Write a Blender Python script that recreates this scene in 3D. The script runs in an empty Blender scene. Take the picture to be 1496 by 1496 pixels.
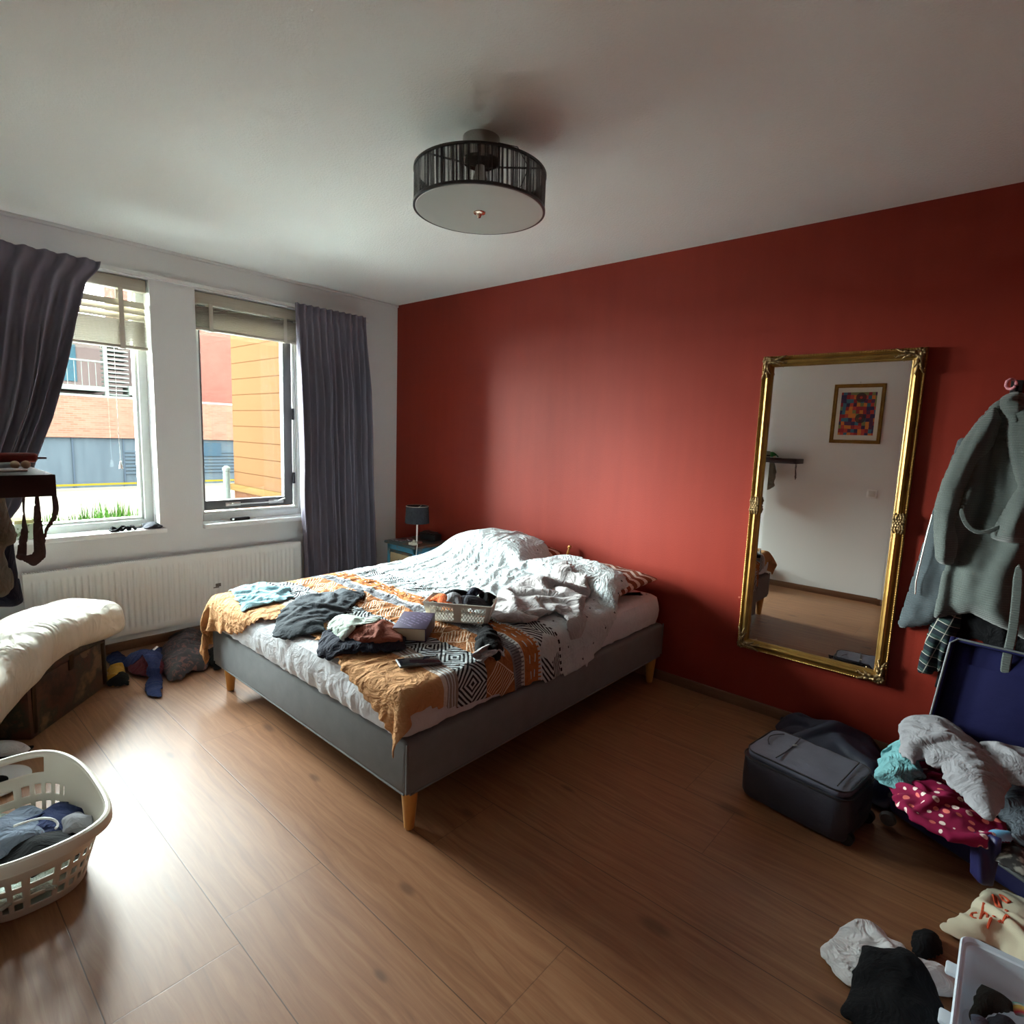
import bpy, bmesh, math, random
import numpy as np
from mathutils import Vector, Matrix, noise
from mathutils.bvhtree import BVHTree

SC = bpy.context.scene
COL = SC.collection
PI = math.pi
random.seed(7)
WORLD = {}          # object name -> world matrix, kept so parts can be parented without updates

# ------------------------------------------------------------------ node helpers
class S:
    """a shader-node socket with arithmetic, so that patterns can be written as formulas"""
    nt = None
    def __init__(s, sock): s.s = sock
    def __add__(a, b): return mth('ADD', a, b)
    def __radd__(a, b): return mth('ADD', b, a)
    def __sub__(a, b): return mth('SUBTRACT', a, b)
    def __rsub__(a, b): return mth('SUBTRACT', b, a)
    def __mul__(a, b): return mth('MULTIPLY', a, b)
    def __rmul__(a, b): return mth('MULTIPLY', b, a)
    def __truediv__(a, b): return mth('DIVIDE', a, b)
    def __lt__(a, b): return mth('LESS_THAN', a, b)
    def __gt__(a, b): return mth('GREATER_THAN', a, b)

def put(nt, inp, v):
    if isinstance(v, S): nt.links.new(v.s, inp)
    elif isinstance(v, bpy.types.NodeSocket): nt.links.new(v, inp)
    else:
        try: inp.default_value = v
        except Exception:
            inp.default_value = (v, v, v)

def mth(op, a, b=0.0, c=0.0, clamp=False):
    n = S.nt.nodes.new('ShaderNodeMath'); n.operation = op; n.use_clamp = clamp
    put(S.nt, n.inputs[0], a); put(S.nt, n.inputs[1], b); put(S.nt, n.inputs[2], c)
    return S(n.outputs[0])
def fmod(a, b): return mth('FLOORED_MODULO', a, b)
def floor_(a): return mth('FLOOR', a)
def absn(a): return mth('ABSOLUTE', a)
def minn(a, b): return mth('MINIMUM', a, b)
def maxn(a, b): return mth('MAXIMUM', a, b)
def sstep(a, e0, e1):
    n = S.nt.nodes.new('ShaderNodeMapRange'); n.interpolation_type = 'SMOOTHSTEP'
    put(S.nt, n.inputs[0], a); n.inputs[1].default_value = e0; n.inputs[2].default_value = e1
    return S(n.outputs[0])
def band(v, a, b): return (v > a) * (v < b)
def combine(x, y, z):
    n = S.nt.nodes.new('ShaderNodeCombineXYZ')
    for i, v in enumerate((x, y, z)): put(S.nt, n.inputs[i], v)
    return S(n.outputs[0])
def sep(v):
    n = S.nt.nodes.new('ShaderNodeSeparateXYZ'); put(S.nt, n.inputs[0], v)
    return S(n.outputs[0]), S(n.outputs[1]), S(n.outputs[2])
def coords(kind):
    if kind == 'Position':
        return S(S.nt.nodes.new('ShaderNodeNewGeometry').outputs['Position'])
    return S(S.nt.nodes.new('ShaderNodeTexCoord').outputs[kind])
def noise_(vec, scale=5, detail=3, rough=0.5, dist=0.0, out=0):
    n = S.nt.nodes.new('ShaderNodeTexNoise'); put(S.nt, n.inputs['Vector'], vec)
    n.inputs['Scale'].default_value = scale; n.inputs['Detail'].default_value = detail
    n.inputs['Roughness'].default_value = rough; n.inputs['Distortion'].default_value = dist
    return S(n.outputs[out])
def voronoi(vec, scale=5, feature='F1', out='Distance', rnd=1.0):
    n = S.nt.nodes.new('ShaderNodeTexVoronoi'); n.feature = feature
    put(S.nt, n.inputs['Vector'], vec); n.inputs['Scale'].default_value = scale
    n.inputs['Randomness'].default_value = rnd
    return S(n.outputs[out])
def mixc(f, a, b, mode='MIX'):
    n = S.nt.nodes.new('ShaderNodeMix'); n.data_type = 'RGBA'; n.blend_type = mode
    put(S.nt, n.inputs[0], f)
    for i, v in ((6, a), (7, b)):
        if isinstance(v, tuple): v = (*v, 1) if len(v) == 3 else v
        put(S.nt, n.inputs[i], v)
    return S(n.outputs[2])
def ramp(f, stops):
    n = S.nt.nodes.new('ShaderNodeValToRGB'); put(S.nt, n.inputs[0], f)
    e = n.color_ramp.elements
    while len(e) < len(stops): e.new(0.5)
    for el, (p, c) in zip(e, stops): el.position = p; el.color = (*c, 1)
    return S(n.outputs[0])
def scalev(vec, x, y, z):
    n = S.nt.nodes.new('ShaderNodeMapping'); put(S.nt, n.inputs[0], vec)
    n.inputs[3].default_value = (x, y, z); return S(n.outputs[0])
def bump(h, strength=0.3, dist=0.01, normal=None):
    n = S.nt.nodes.new('ShaderNodeBump'); put(S.nt, n.inputs['Height'], h)
    n.inputs['Strength'].default_value = strength; n.inputs['Distance'].default_value = dist
    if normal is not None: put(S.nt, n.inputs['Normal'], normal)
    return S(n.outputs[0])
def lin(c):
    """sRGB 0-255 to linear"""
    return tuple(((v / 255) / 12.92 if v / 255 <= 0.04045 else (((v / 255) + 0.055) / 1.055) ** 2.4) for v in c)

MATS = {}
def mat(name, col=None, rough=0.6, metal=0.0, fn=None, spec=None, **kw):
    if name in MATS: return MATS[name]
    m = bpy.data.materials.new(name); m.use_nodes = True
    nt = m.node_tree; S.nt = nt
    b = nt.nodes['Principled BSDF']
    if col is not None: b.inputs['Base Color'].default_value = (*col, 1)
    b.inputs['Roughness'].default_value = rough; b.inputs['Metallic'].default_value = metal
    if spec is not None: b.inputs['Specular IOR Level'].default_value = spec
    for k, v in kw.items(): b.inputs[k.replace('_', ' ')].default_value = v
    if fn:
        r = fn() or {}
        for k, v in r.items(): put(nt, b.inputs[k], v)
    MATS[name] = m
    return m

def creases(c, scale=11, k=2.0):
    """sharp soft-sided fold lines, as in slept-in cotton"""
    n = noise_(c, scale, 3, .55, k); m = noise_(c, scale * .45, 2, .5, k * .6)
    r1 = 1.0 - absn(n * 2.0 - 1.0) * 2.2; r2 = 1.0 - absn(m * 2.0 - 1.0) * 2.0
    return maxn(r1, 0.0) * .6 + maxn(r2, 0.0)
def fabric(name, col, col2=None, scale=260, bumps=0.25, big=9, rough=0.9, sheen=0.0, bigb=0.0, crease=.55):
    """woven cloth: a fine weave in the bump and faint unevenness in the dye"""
    col2 = col2 or tuple(c * 0.82 for c in col)
    def fn():
        c = coords('Object')
        n1 = noise_(c, scale, 2); n2 = noise_(c, big, 4, 0.6)
        out = {'Base Color': mixc(n2, col, col2)}
        h = n1
        if bigb: h = n1 + noise_(c, 35, 3, 0.6) * bigb
        out['Normal'] = bump(h, bumps, 0.003, bump(creases(c), crease, .022) if crease else None)
        return out
    m = mat(name, col, rough, fn=fn, spec=0.2)
    if sheen: m.node_tree.nodes['Principled BSDF'].inputs['Sheen Weight'].default_value = sheen
    return m

# ------------------------------------------------------------------ object helpers
def tag(o, label=None, cat=None, group=None, kind=None):
    if label: o['label'] = label
    if cat: o['category'] = cat
    if group: o['group'] = group
    if kind: o['kind'] = kind
    return o

def thing(name, loc, label, cat, group=None, rz=0.0):
    o = bpy.data.objects.new(name, None); COL.objects.link(o)
    o.empty_display_size = 0.1
    o.location = loc; o.rotation_euler = (0, 0, rz)
    WORLD[o.name] = Matrix.Translation(loc) @ Matrix.Rotation(rz, 4, 'Z')
    return tag(o, label, cat, group)

def link(name, me, material, parent=None, smooth=True, recentre=True, angle=0.6):
    """one mesh given in world coordinates becomes one object; its origin moves to its base"""
    mats = material if isinstance(material, (list, tuple)) else [material]
    for m in mats: me.materials.append(m)
    n = len(me.vertices)
    co = np.empty(n * 3, np.float32); me.vertices.foreach_get('co', co); co = co.reshape(-1, 3)
    base = Vector((0, 0, 0))
    if recentre and n:
        lo, hi = co.min(0), co.max(0)
        base = Vector(((lo[0] + hi[0]) / 2, (lo[1] + hi[1]) / 2, lo[2]))
        co = co - np.array(base, np.float32)
        me.vertices.foreach_set('co', co.ravel())
    if smooth:
        me.polygons.foreach_set('use_smooth', [True] * len(me.polygons))
    me.update()
    o = bpy.data.objects.new(name, me); COL.objects.link(o)
    o.location = base
    W = Matrix.Translation(base); WORLD[o.name] = W
    if parent is not None:
        o.parent = parent; o.matrix_parent_inverse = WORLD[parent.name].inverted()
    if smooth and angle:
        try:
            me.set_sharp_from_angle(angle=angle)
        except Exception: pass
    return o

class MB:
    """collects shapes into one bmesh"""
    def __init__(s): s.bm = bmesh.new(); s.uv = None
    def _new(s, vs, fs, mi=0):
        v = [s.bm.verts.new(p) for p in vs]
        for f in fs:
            try:
                fc = s.bm.faces.new([v[i] for i in f]); fc.material_index = mi
            except ValueError: pass
        return v
    def box(s, x0, x1, y0, y1, z0, z1, bev=0.0, seg=2, mi=0, M=None):
        b = bmesh.new(); bmesh.ops.create_cube(b, size=1)
        for v in b.verts:
            v.co = Vector(((x0 + x1) / 2 + v.co.x * (x1 - x0), (y0 + y1) / 2 + v.co.y * (y1 - y0), (z0 + z1) / 2 + v.co.z * (z1 - z0)))
        if bev: bmesh.ops.bevel(b, geom=b.edges[:], offset=bev, segments=seg, profile=0.5, affect='EDGES')
        s.join(b, mi, M); return s
    def join(s, b, mi=0, M=None):
        idx = {}
        for v in b.verts: idx[v] = s.bm.verts.new(M @ v.co if M is not None else v.co)
        for f in b.faces:
            try:
                fc = s.bm.faces.new([idx[v] for v in f.verts]); fc.material_index = mi
            except ValueError: pass
        b.free()
    def cyl(s, p0, p1, r0, r1=None, n=24, caps=True, mi=0):
        r1 = r0 if r1 is None else r1
        return s.tube([p0, p1], [r0, r1], n, caps, mi)
    def tube(s, path, radii, n=10, caps=True, mi=0, closed=False):
        path = [Vector(p) for p in path]; N = len(path)
        if not isinstance(radii, (list, tuple)): radii = [radii] * N
        up = Vector((0, 0, 1)); rings = []; prev = None
        for i, p in enumerate(path):
            if closed: t = path[(i + 1) % N] - path[i - 1]
            else: t = path[min(i + 1, N - 1)] - path[max(i - 1, 0)]
            t.normalize()
            if prev is None:
                a = t.cross(up)
                if a.length < 1e-3: a = t.cross(Vector((1, 0, 0)))
            else:
                a = prev - t * prev.dot(t)
                if a.length < 1e-4: a = t.cross(up)
            a.normalize(); prev = a; b = t.cross(a)
            rings.append([s.bm.verts.new(p + (a * math.cos(2 * PI * k / n) + b * math.sin(2 * PI * k / n)) * radii[i]) for k in range(n)])
        M = N if closed else N - 1
        for i in range(M):
            A, B = rings[i], rings[(i + 1) % N]
            for k in range(n):
                f = s.bm.faces.new([A[k], A[(k + 1) % n], B[(k + 1) % n], B[k]]); f.material_index = mi
        if caps and not closed:
            for r in (rings[0], rings[-1]):
                f = s.bm.faces.new(r); f.material_index = mi
        return s
    def lathe(s, prof, c=(0, 0, 0), n=32, mi=0, sx=1.0, sy=1.0):
        """profile of (radius, z) pairs turned about the vertical through c"""
        rings = []
        for r, z in prof:
            if r < 1e-5: rings.append([s.bm.verts.new((c[0], c[1], c[2] + z))])
            else: rings.append([s.bm.verts.new((c[0] + sx * r * math.cos(2 * PI * k / n), c[1] + sy * r * math.sin(2 * PI * k / n), c[2] + z)) for k in range(n)])
        for A, B in zip(rings, rings[1:]):
            for k in range(n):
                k2 = (k + 1) % n
                vs = ([A[0]] if len(A) == 1 else [A[k], A[k2]]) + ([B[0]] if len(B) == 1 else [B[k2], B[k]])
                if len(vs) > 2:
                    f = s.bm.faces.new(vs); f.material_index = mi
        return s
    def prism(s, pts, axis, a, b, mi=0, bev=0.0):
        """a polygon given in the two other axes, extruded from a to b along axis"""
        def mk(p, t):
            if axis == 0: return (t, p[0], p[1])
            if axis == 1: return (p[0], t, p[1])
            return (p[0], p[1], t)
        q = bmesh.new()
        A = [q.verts.new(mk(p, a)) for p in pts]; B = [q.verts.new(mk(p, b)) for p in pts]
        n = len(pts)
        q.faces.new(A); q.faces.new(B[::-1])
        for i in range(n): q.faces.new([A[i], A[(i + 1) % n], B[(i + 1) % n], B[i]])
        if bev: bmesh.ops.bevel(q, geom=q.edges[:], offset=bev, segments=2, profile=0.5, affect='EDGES')
        s.join(q, mi); return s
    def grid(s, P, closed_u=False, closed_v=False, mi=0, mask=None):
        n, m = P.shape[:2]
        V = [[s.bm.verts.new(P[i, j]) for j in range(m)] for i in range(n)]
        for i in range(n if closed_u else n - 1):
            for j in range(m if closed_v else m - 1):
                q = [(i, j), ((i + 1) % n, j), ((i + 1) % n, (j + 1) % m), (i, (j + 1) % m)]
                if mask is not None and not all(mask[a, b] for a, b in q): continue
                f = s.bm.faces.new([V[a][b] for a, b in q]); f.material_index = mi
        return s
    def build_split(s, name, material, parent=None, **k):
        """every loose piece becomes a part of its own under the same name"""
        seen = set(); s.bm.verts.ensure_lookup_table(); out = []
        comps = []
        for v in s.bm.verts:
            if v in seen: continue
            st = [v]; seen.add(v); comp = []
            while st:
                a = st.pop(); comp.append(a)
                for e in a.link_edges:
                    o = e.other_vert(a)
                    if o not in seen: seen.add(o); st.append(o)
            comps.append(comp)
        for comp in comps:
            m = MB(); idx = {v: m.bm.verts.new(v.co) for v in comp}
            for f in {f for v in comp for f in v.link_faces}:
                m.bm.faces.new([idx[v] for v in f.verts])
            out.append(m.build(name, material, parent, **k))
        s.bm.free(); return out
    def build(s, name, material, parent=None, smooth=True, recentre=True, angle=0.6, fixn=True):
        if fixn: bmesh.ops.recalc_face_normals(s.bm, faces=s.bm.faces[:])
        me = bpy.data.meshes.new(name); s.bm.to_mesh(me); s.bm.free()
        return link(name, me, material, parent, smooth, recentre, angle)

def single(o, label, cat, group=None, kind=None): return tag(o, label, cat, group, kind)
def struct(o): o['kind'] = 'structure'; return o
def mod_bevel(o, w=0.003, seg=2):
    m = o.modifiers.new('bevel', 'BEVEL'); m.width = w; m.segments = seg; m.limit_method = 'ANGLE'; m.angle_limit = 0.6
def mod_sub(o, l=1):
    m = o.modifiers.new('sub', 'SUBSURF'); m.levels = l; m.render_levels = l
def mod_solid(o, t, off=-1.0):
    m = o.modifiers.new('solid', 'SOLIDIFY'); m.thickness = t; m.offset = off

def fbm(x, y, z=0.0, o=4):
    return noise.fractal(Vector((x, y, z)), 1.0, 2.0, o)

# ------------------------------------------------------------------ camera
Rw = ((0.74773575, 0.11455343, -0.65404033), (0.66300707, -0.0750574, 0.74484093), (0.03623352, -0.99057756, -0.13207284))
cam = bpy.data.cameras.new('camera'); cam.sensor_width = 36.0; cam.sensor_fit = 'HORIZONTAL'
cam.lens = 833.584 / 1496 * 36.0; cam.clip_start = 0.02; cam.clip_end = 200
co = bpy.data.objects.new('camera', cam); COL.objects.link(co); SC.camera = co
M = Matrix(((Rw[0][0], -Rw[0][1], -Rw[0][2]), (Rw[1][0], -Rw[1][1], -Rw[1][2]), (Rw[2][0], -Rw[2][1], -Rw[2][2]))).to_4x4()
M.translation = (4.2777, -3.2346, 1.492)
co.matrix_world = M

SC.view_settings.view_transform = 'Standard'; SC.view_settings.look = 'None'
SC.view_settings.gamma = 1.0; SC.view_settings.use_curve_mapping = False
SC.view_settings.exposure = 1.25
# ================================================================== THE ROOM
H = 2.6; XR = 5.3; YF = -3.2
# --- materials of the setting
def wall_paint(col, rough=0.75, bstr=0.25, sc=160):
    def fn():
        c = coords('Position')
        h = noise_(c, sc, 3, 0.6); big = noise_(c, 1.3, 3)
        return {'Base Color': mixc(big, col, tuple(v * 0.94 for v in col)), 'Normal': bump(h, bstr, 0.004)}
    return fn
M_white = mat('white_wall_paint', (0.74, 0.72, 0.69), 0.75, fn=wall_paint((0.76, 0.765, 0.75)))
M_ceil = mat('spray_plaster', (0.74, 0.74, 0.71), 0.9, fn=wall_paint((0.90, 0.92, 0.885), bstr=0.9, sc=95))
def redfn():
    c = coords('Position'); x, y, z = sep(c)
    h = noise_(c, 140, 3, 0.6); roller = noise_(scalev(c, 5, 1, 0.6), 2.2, 3, 0.55)
    base = mixc(roller, lin((136, 45, 30)), lin((124, 37, 26)))
    v = voronoi(scalev(c, 1, 1, 1), 5.0, out='Distance')
    specks = (v < 0.035) * (noise_(c, 1.1, 2) > 0.55) * (z < 1.25)
    base = mixc(specks * 0.5, base, lin((205, 130, 110)))
    return {'Base Color': base, 'Normal': bump(h, 0.3, 0.003), 'Roughness': 0.55}
M_red = mat('red_wall_paint', rough=0.5, fn=redfn, spec=0.2)
def woodfn():
    c = coords('Position'); x, y, z = sep(c)
    W = 0.3265
    r = (y + 1.31) / W + 40.0
    row = floor_(r); fr = r - row
    seed = mth('FRACT', mth('SINE', row * 12.9898) * 43758.5453)
    L = 1.9
    xs = x + seed * L - 0.0
    # the short joint in the row that runs behind the foot of the bed lies at x = 2.624
    xoff = mth('FRACT', mth('SINE', mth('FLOOR', mth('DIVIDE', -2.5 + 1.31, W) + 40.0) * 12.9898) * 43758.5453)
    xs = xs - xoff * L - 2.624 + L * 10
    k = floor_(xs / L); fx = fmod(xs, L)
    plank = noise_(combine(row * 3.17, k * 5.31, 0.0), 3.3, 0)
    wob = noise_(combine(x * 0.9, y * 3.0, row * 7.0), 1.6, 3, 0.55)
    g = noise_(combine(x * 1.1 + wob * 0.5 + row * 4.0, y * 20.0 + wob * 2.0, k * 3.0), 2.4, 5, 0.62, 0.6)
    fine = noise_(combine(x * 9.0 + row, y * 160.0, k), 1.5, 3, 0.6)
    rings = mth('SINE', (y * 60.0 + wob * 34.0 + row * 3.0 + mth('SINE', x * 2.1 + row) * 4.0))
    base = ramp(g, [(0.22, lin((112, 74, 49))), (0.5, lin((147, 103, 71))), (0.78, lin((172, 128, 92)))])
    base = mixc(sstep(rings, 0.3, 1.0) * 0.05, base, lin((112, 72, 46)))
    base = mixc(fine * 0.30, base, lin((110, 72, 47)))
    base = mixc(plank * 0.34, base, lin((128, 84, 56)))
    # knots of the timber
    kn = None
    for kx, ky, kr in ((2.93, -2.16, .03), (3.60, -1.72, .045), (2.80, -1.75, .03), (2.16, -2.05, .03), (2.99, -1.34, .028), (1.62, -2.0, .04), (3.56, -0.98, .05), (3.63, -2.12, .03), (1.55, -2.42, .03), (3.12, -2.40, .02), (3.42, -0.32, .03), (4.07, -1.62, .035)):
        d = mth('SQRT', mth('POWER', (x - kx) * 0.62, 2.0) + mth('POWER', (y - ky) * 1.5 + (wob - 0.5) * 0.05, 2.0))
        v = 1.0 - sstep(d, kr * 0.25, kr * 1.15)
        kn = v if kn is None else maxn(kn, v)
    base = mixc(kn * 0.5, base, lin((58, 36, 24)))
    seam = maxn(1.0 - sstep(minn(fr, 1.0 - fr), 0.0, 0.0075), (1.0 - sstep(minn(fx, L - fx), 0.0, 0.0022)) * 0.6)
    base = mixc(seam * 0.85, base, lin((34, 24, 18)))
    rg = 0.37 + fine * 0.10 + g * 0.06
    return {'Base Color': base, 'Roughness': rg, 'Normal': bump(fine * 0.3 + g * 0.5 - seam * 1.6, 0.16, 0.002)}
M_wood = mat('oak_laminate', rough=0.35, fn=woodfn, spec=0.42)
def skirtfn():
    c = coords('Position')
    g = noise_(scalev(c, 1.2, 14, 22), 3, 4, 0.6)
    return {'Base Color': mixc(g, lin((126, 90, 64)), lin((96, 66, 46))), 'Normal': bump(g, 0.1, 0.002)}
M_skirt = mat('oak_skirting', rough=0.45, fn=skirtfn)
M_gloss = mat('white_gloss_paint', (0.80, 0.81, 0.79), 0.32, fn=lambda: {'Normal': bump(noise_(coords('Position'), 40, 3), 0.06, 0.002)})
M_frame = mat('white_window_frame', (0.78, 0.82, 0.78), 0.35, fn=lambda: {'Normal': bump(noise_(coords('Position'), 60, 2), 0.05, 0.002)})
M_sash = mat('grey_sash_paint', lin((84, 84, 84)), 0.45, fn=lambda: {'Normal': bump(noise_(coords('Position'), 60, 2), 0.05, 0.002)})

def glass_mat(name, tint=(0.97, 1.0, 0.985)):
    m = bpy.data.materials.new(name); m.use_nodes = True; nt = m.node_tree; S.nt = nt
    nt.nodes.clear(); out = nt.nodes.new('ShaderNodeOutputMaterial')
    tr = nt.nodes.new('ShaderNodeBsdfTransparent'); tr.inputs[0].default_value = (*tint, 1)
    gl = nt.nodes.new('ShaderNodeBsdfGlossy'); gl.inputs['Roughness'].default_value = 0.02
    lw = nt.nodes.new('ShaderNodeFresnel'); lw.inputs[0].default_value = 1.35
    mx = nt.nodes.new('ShaderNodeMixShader')
    nt.links.new(lw.outputs[0], mx.inputs[0]); nt.links.new(tr.outputs[0], mx.inputs[1]); nt.links.new(gl.outputs[0], mx.inputs[2])
    nt.links.new(mx.outputs[0], out.inputs[0]); return m
M_glass = glass_mat('window_glass')

# --- shell: window wall with two openings (x = 0), red wall (y = 0)
W1 = (-3.02, -1.95, 0.79, 2.395)    # y0 y1 z0 z1
W2 = (-1.68, -0.85, 0.79, 2.395)
b = MB(); T = -0.30
b.box(T, 0, YF - .12, W1[0], 0, H); b.box(T, 0, W1[1], W2[0], 0, H); b.box(T, 0, W2[1], 0.12, 0, H)
b.box(T, 0, W1[0], W1[1], 0, W1[2]); b.box(T, 0, W1[0], W1[1], W1[3], H)
b.box(T, 0, W2[0], W2[1], 0, W2[2]); b.box(T, 0, W2[0], W2[1], W2[3], H)
bmesh.ops.remove_doubles(b.bm, verts=b.bm.verts[:], dist=1e-5)
struct(b.build('wall_left', M_white, smooth=False, recentre=False))
struct(MB().box(0, XR, 0, 0.12, 0, H).build('wall_back', M_red, smooth=False, recentre=False))
struct(MB().box(XR, XR + .12, YF - .12, 0.12, 0, H).build('wall_right', M_red, smooth=False, recentre=False))  # out of view; its red is chosen to cut bounced fill light
DX0, DX1 = 3.70, 4.62
b = MB().box(0, DX0, YF - .12, YF, 0, H).box(DX1, XR, YF - .12, YF, 0, H).box(DX0, DX1, YF - .12, YF, 2.3, H)
struct(b.build('wall_front', M_white, smooth=False, recentre=False))
struct(MB().box(T, XR + .12, -4.9, 0.12, -0.12, 0).build('floor', M_wood, smooth=False, recentre=False))
struct(MB().box(T, XR + .12, -4.9, 0.12, H, H + .12).build('ceiling', M_ceil, smooth=False, recentre=False))
# unseen passage behind the camera's doorway, walled in to block the sky light
b = MB().box(3.0, 3.1, -4.8, YF - .12, 0, H).box(5.2, 5.3, -4.8, YF - .12, 0, H).box(3.0, 5.3, -4.9, -4.8, 0, H)
struct(b.build('wall_hallway', M_white, smooth=False, recentre=False))
b = MB().box(DX0, DX0 + .03, YF - .13, YF - .001, 0, 2.3, .003).box(DX1 - .03, DX1, YF - .13, YF - .001, 0, 2.3, .003).box(DX0, DX1, YF - .13, YF - .001, 2.27, 2.3, .003)
struct(b.build('trim_1', M_gloss, recentre=False))
# skirting boards
struct(MB().box(0.0, XR, -.016, 0, 0, .06, .004).build('baseboard_back', M_skirt, recentre=False))
struct(MB().box(0.016, DX0, YF, YF + .016, 0, .06, .004).build('baseboard_front', M_skirt, recentre=False))
struct(MB().box(0, .016, YF + .016, -.016, 0, .06, .004).build('baseboard_left', M_skirt, recentre=False))
# plaster bead along the ceiling over the windows
b = MB(); b.box(0, .018, YF, 0, H - .022, H, .006)
struct(b.build('trim_2', M_white, recentre=False))

# --- windows
def win(n, W, sash):
    y0, y1, z0, z1 = W; x0, x1 = -0.21, -0.12
    f = thing('window_%d' % n, (-.16, (y0 + y1) / 2, z0), None, None); f['kind'] = 'structure'
    w = .05
    b = MB()
    b.box(x0, x1, y0, y0 + w, z0, z1, .004).box(x0, x1, y1 - w, y1, z0, z1, .004)
    b.box(x0, x1, y0 + w, y1 - w, z0, z0 + .05, .004).box(x0, x1, y0 + w, y1 - w, z1 - .05, z1, .004)
    # stepped inner rebate
    v = .016
    b.box(x0 + .01, x1 - .022, y0 + w, y0 + w + v, z0 + .05, z1 - .05, .003).box(x0 + .01, x1 - .022, y1 - w - v, y1 - w, z0 + .05, z1 - .05, .003)
    b.box(x0 + .01, x1 - .022, y0 + w, y1 - w, z0 + .05, z0 + .05 + v, .003)
    b.build('window_frame', M_frame, f)
    if sash:
        s = .07; ya, yb = y0 + w + v, y1 - w - v - .012; za, zb = z0 + .062 + v, z1 - .06
        b = MB(); X0, X1 = -.20, -.145
        b.box(X0, X1, ya, ya + .012, za, zb, .003).box(X0, X1, yb - s, yb, za, zb, .004)
        b.box(X0, X1, ya + .012, yb - s, za, za + s, .004).box(X0, X1, ya + .012, yb - s, zb - s, zb, .004)
        sa = b.build('window_sash', M_sash, f)
        MB().box(-.176, -.168, ya + .01, yb - s + .005, za + s - .005, zb - s + .005).build('window_pane', M_glass, f, smooth=False)
        h = MB()   # casement stay lying along the sash
        yy = ya + .17
        h.cyl((-.125, yy, za + .035), (-.118, yy + .40, za + .037), .006, n=12)
        h.cyl((-.137, yy + .03, za + .035), (-.120, yy + .03, za + .035), .010, n=12).cyl((-.137, yy + .36, za + .037), (-.116, yy + .36, za + .037), .011, n=12)
        h.box(-.145, -.135, yy - .02, yy + .09, za + .022, za + .05, .003).box(-.145, -.135, yy + .31, yy + .43, za + .022, za + .05, .003)
        h.cyl((-.118, yy + .37, za + .037), (-.112, yy + .43, za + .060), .005, .007, n=12)
        tag(h.build('window_stay', mat('brushed_steel', (0.62, 0.62, 0.6), 0.3, 1.0), f), 'brushed steel casement stay')
        hg = MB()
        for zz in (za + .22, (za + zb) / 2, zb - .02):
            hg.box(-.143, -.128, yb - .006, yb + .014, zz - .045, zz + .045, .003)
        hg.build('hinge', mat('black_hinge', (0.02, 0.02, 0.025), 0.4), f)
    else:
        MB().box(-.176, -.168, y0 + w + .01, y1 - w - .01, z0 + .06, z1 - .045).build('window_pane', M_glass, f, smooth=False)
    # sill board
    s = MB().box(-.12, .045, y0 - (0.0), y1 + (.03 if n == 1 else .0), z0 - .028, z0 + .004, .006)
    s.build('window_sill', M_gloss, f)
win(1, W1, False); win(2, W2, True)
b = MB().box(T - .03, -.21, W1[0], W1[1], W1[2] - .05, W1[2] + .02, .004).box(T - .03, -.21, W2[0], W2[1], W2[2] - .05, W2[2] + .02, .004)
struct(b.build('trim_3', mat('outer_sill_stone', (0.35, 0.35, 0.33), 0.8), recentre=False))

# ================================================================== OUTSIDE
def brickfn(c1, c2, mortar, s=1.0):
    def fn():
        c = coords('Position'); x, y, z = sep(c)
        n = S.nt.nodes.new('ShaderNodeTexBrick'); put(S.nt, n.inputs['Vector'], combine(x + y, z, 0.0))
        n.inputs['Scale'].default_value = 2.2 * s; n.inputs['Mortar Size'].default_value = 0.012
        n.inputs['Brick Width'].default_value = 0.5; n.inputs['Row Height'].default_value = 0.16
        n.inputs['Color1'].default_value = (*c1, 1); n.inputs['Color2'].default_value = (*c2, 1); n.inputs['Mortar'].default_value = (*mortar, 1)
        col = mixc(noise_(c, 1.4, 3) * 0.5, S(n.outputs['Color']), c2)
        return {'Base Color': col}
    return fn
OUT = 0.042  # darkens outdoor colours so the strong sky doesn't wash them out
def oc(c): return tuple(v * OUT for v in lin(c))
M_brick = mat('terracotta_brick', spec=0.0, rough=0.9, fn=brickfn(oc((226, 166, 142)), oc((204, 140, 118)), oc((220, 186, 170))))
M_brick2 = mat('red_brick', spec=0.0, rough=0.9, fn=brickfn(oc((206, 140, 124)), oc((196, 124, 110)), oc((204, 160, 148))))
M_garage = mat('dark_slate_door', spec=0.0, rough=0.5, fn=lambda: {'Base Color': mixc(noise_(scalev(coords('Position'), 1, 2, .3), 2, 3), oc((104, 116, 128)), oc((148, 162, 172)))})
M_street = mat('pale_bounce_paving', rough=0.9, fn=lambda: {'Base Color': mixc(noise_(coords('Position'), 3, 4), (0.82, 0.86, 0.81), (0.76, 0.80, 0.75))})
M_owhite = mat('outdoor_white', oc((206, 216, 206)), 0.7, spec=0.0)
M_oglass = mat('distant_window_glass', oc((120, 170, 190)), 0.3, spec=0.0)
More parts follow.
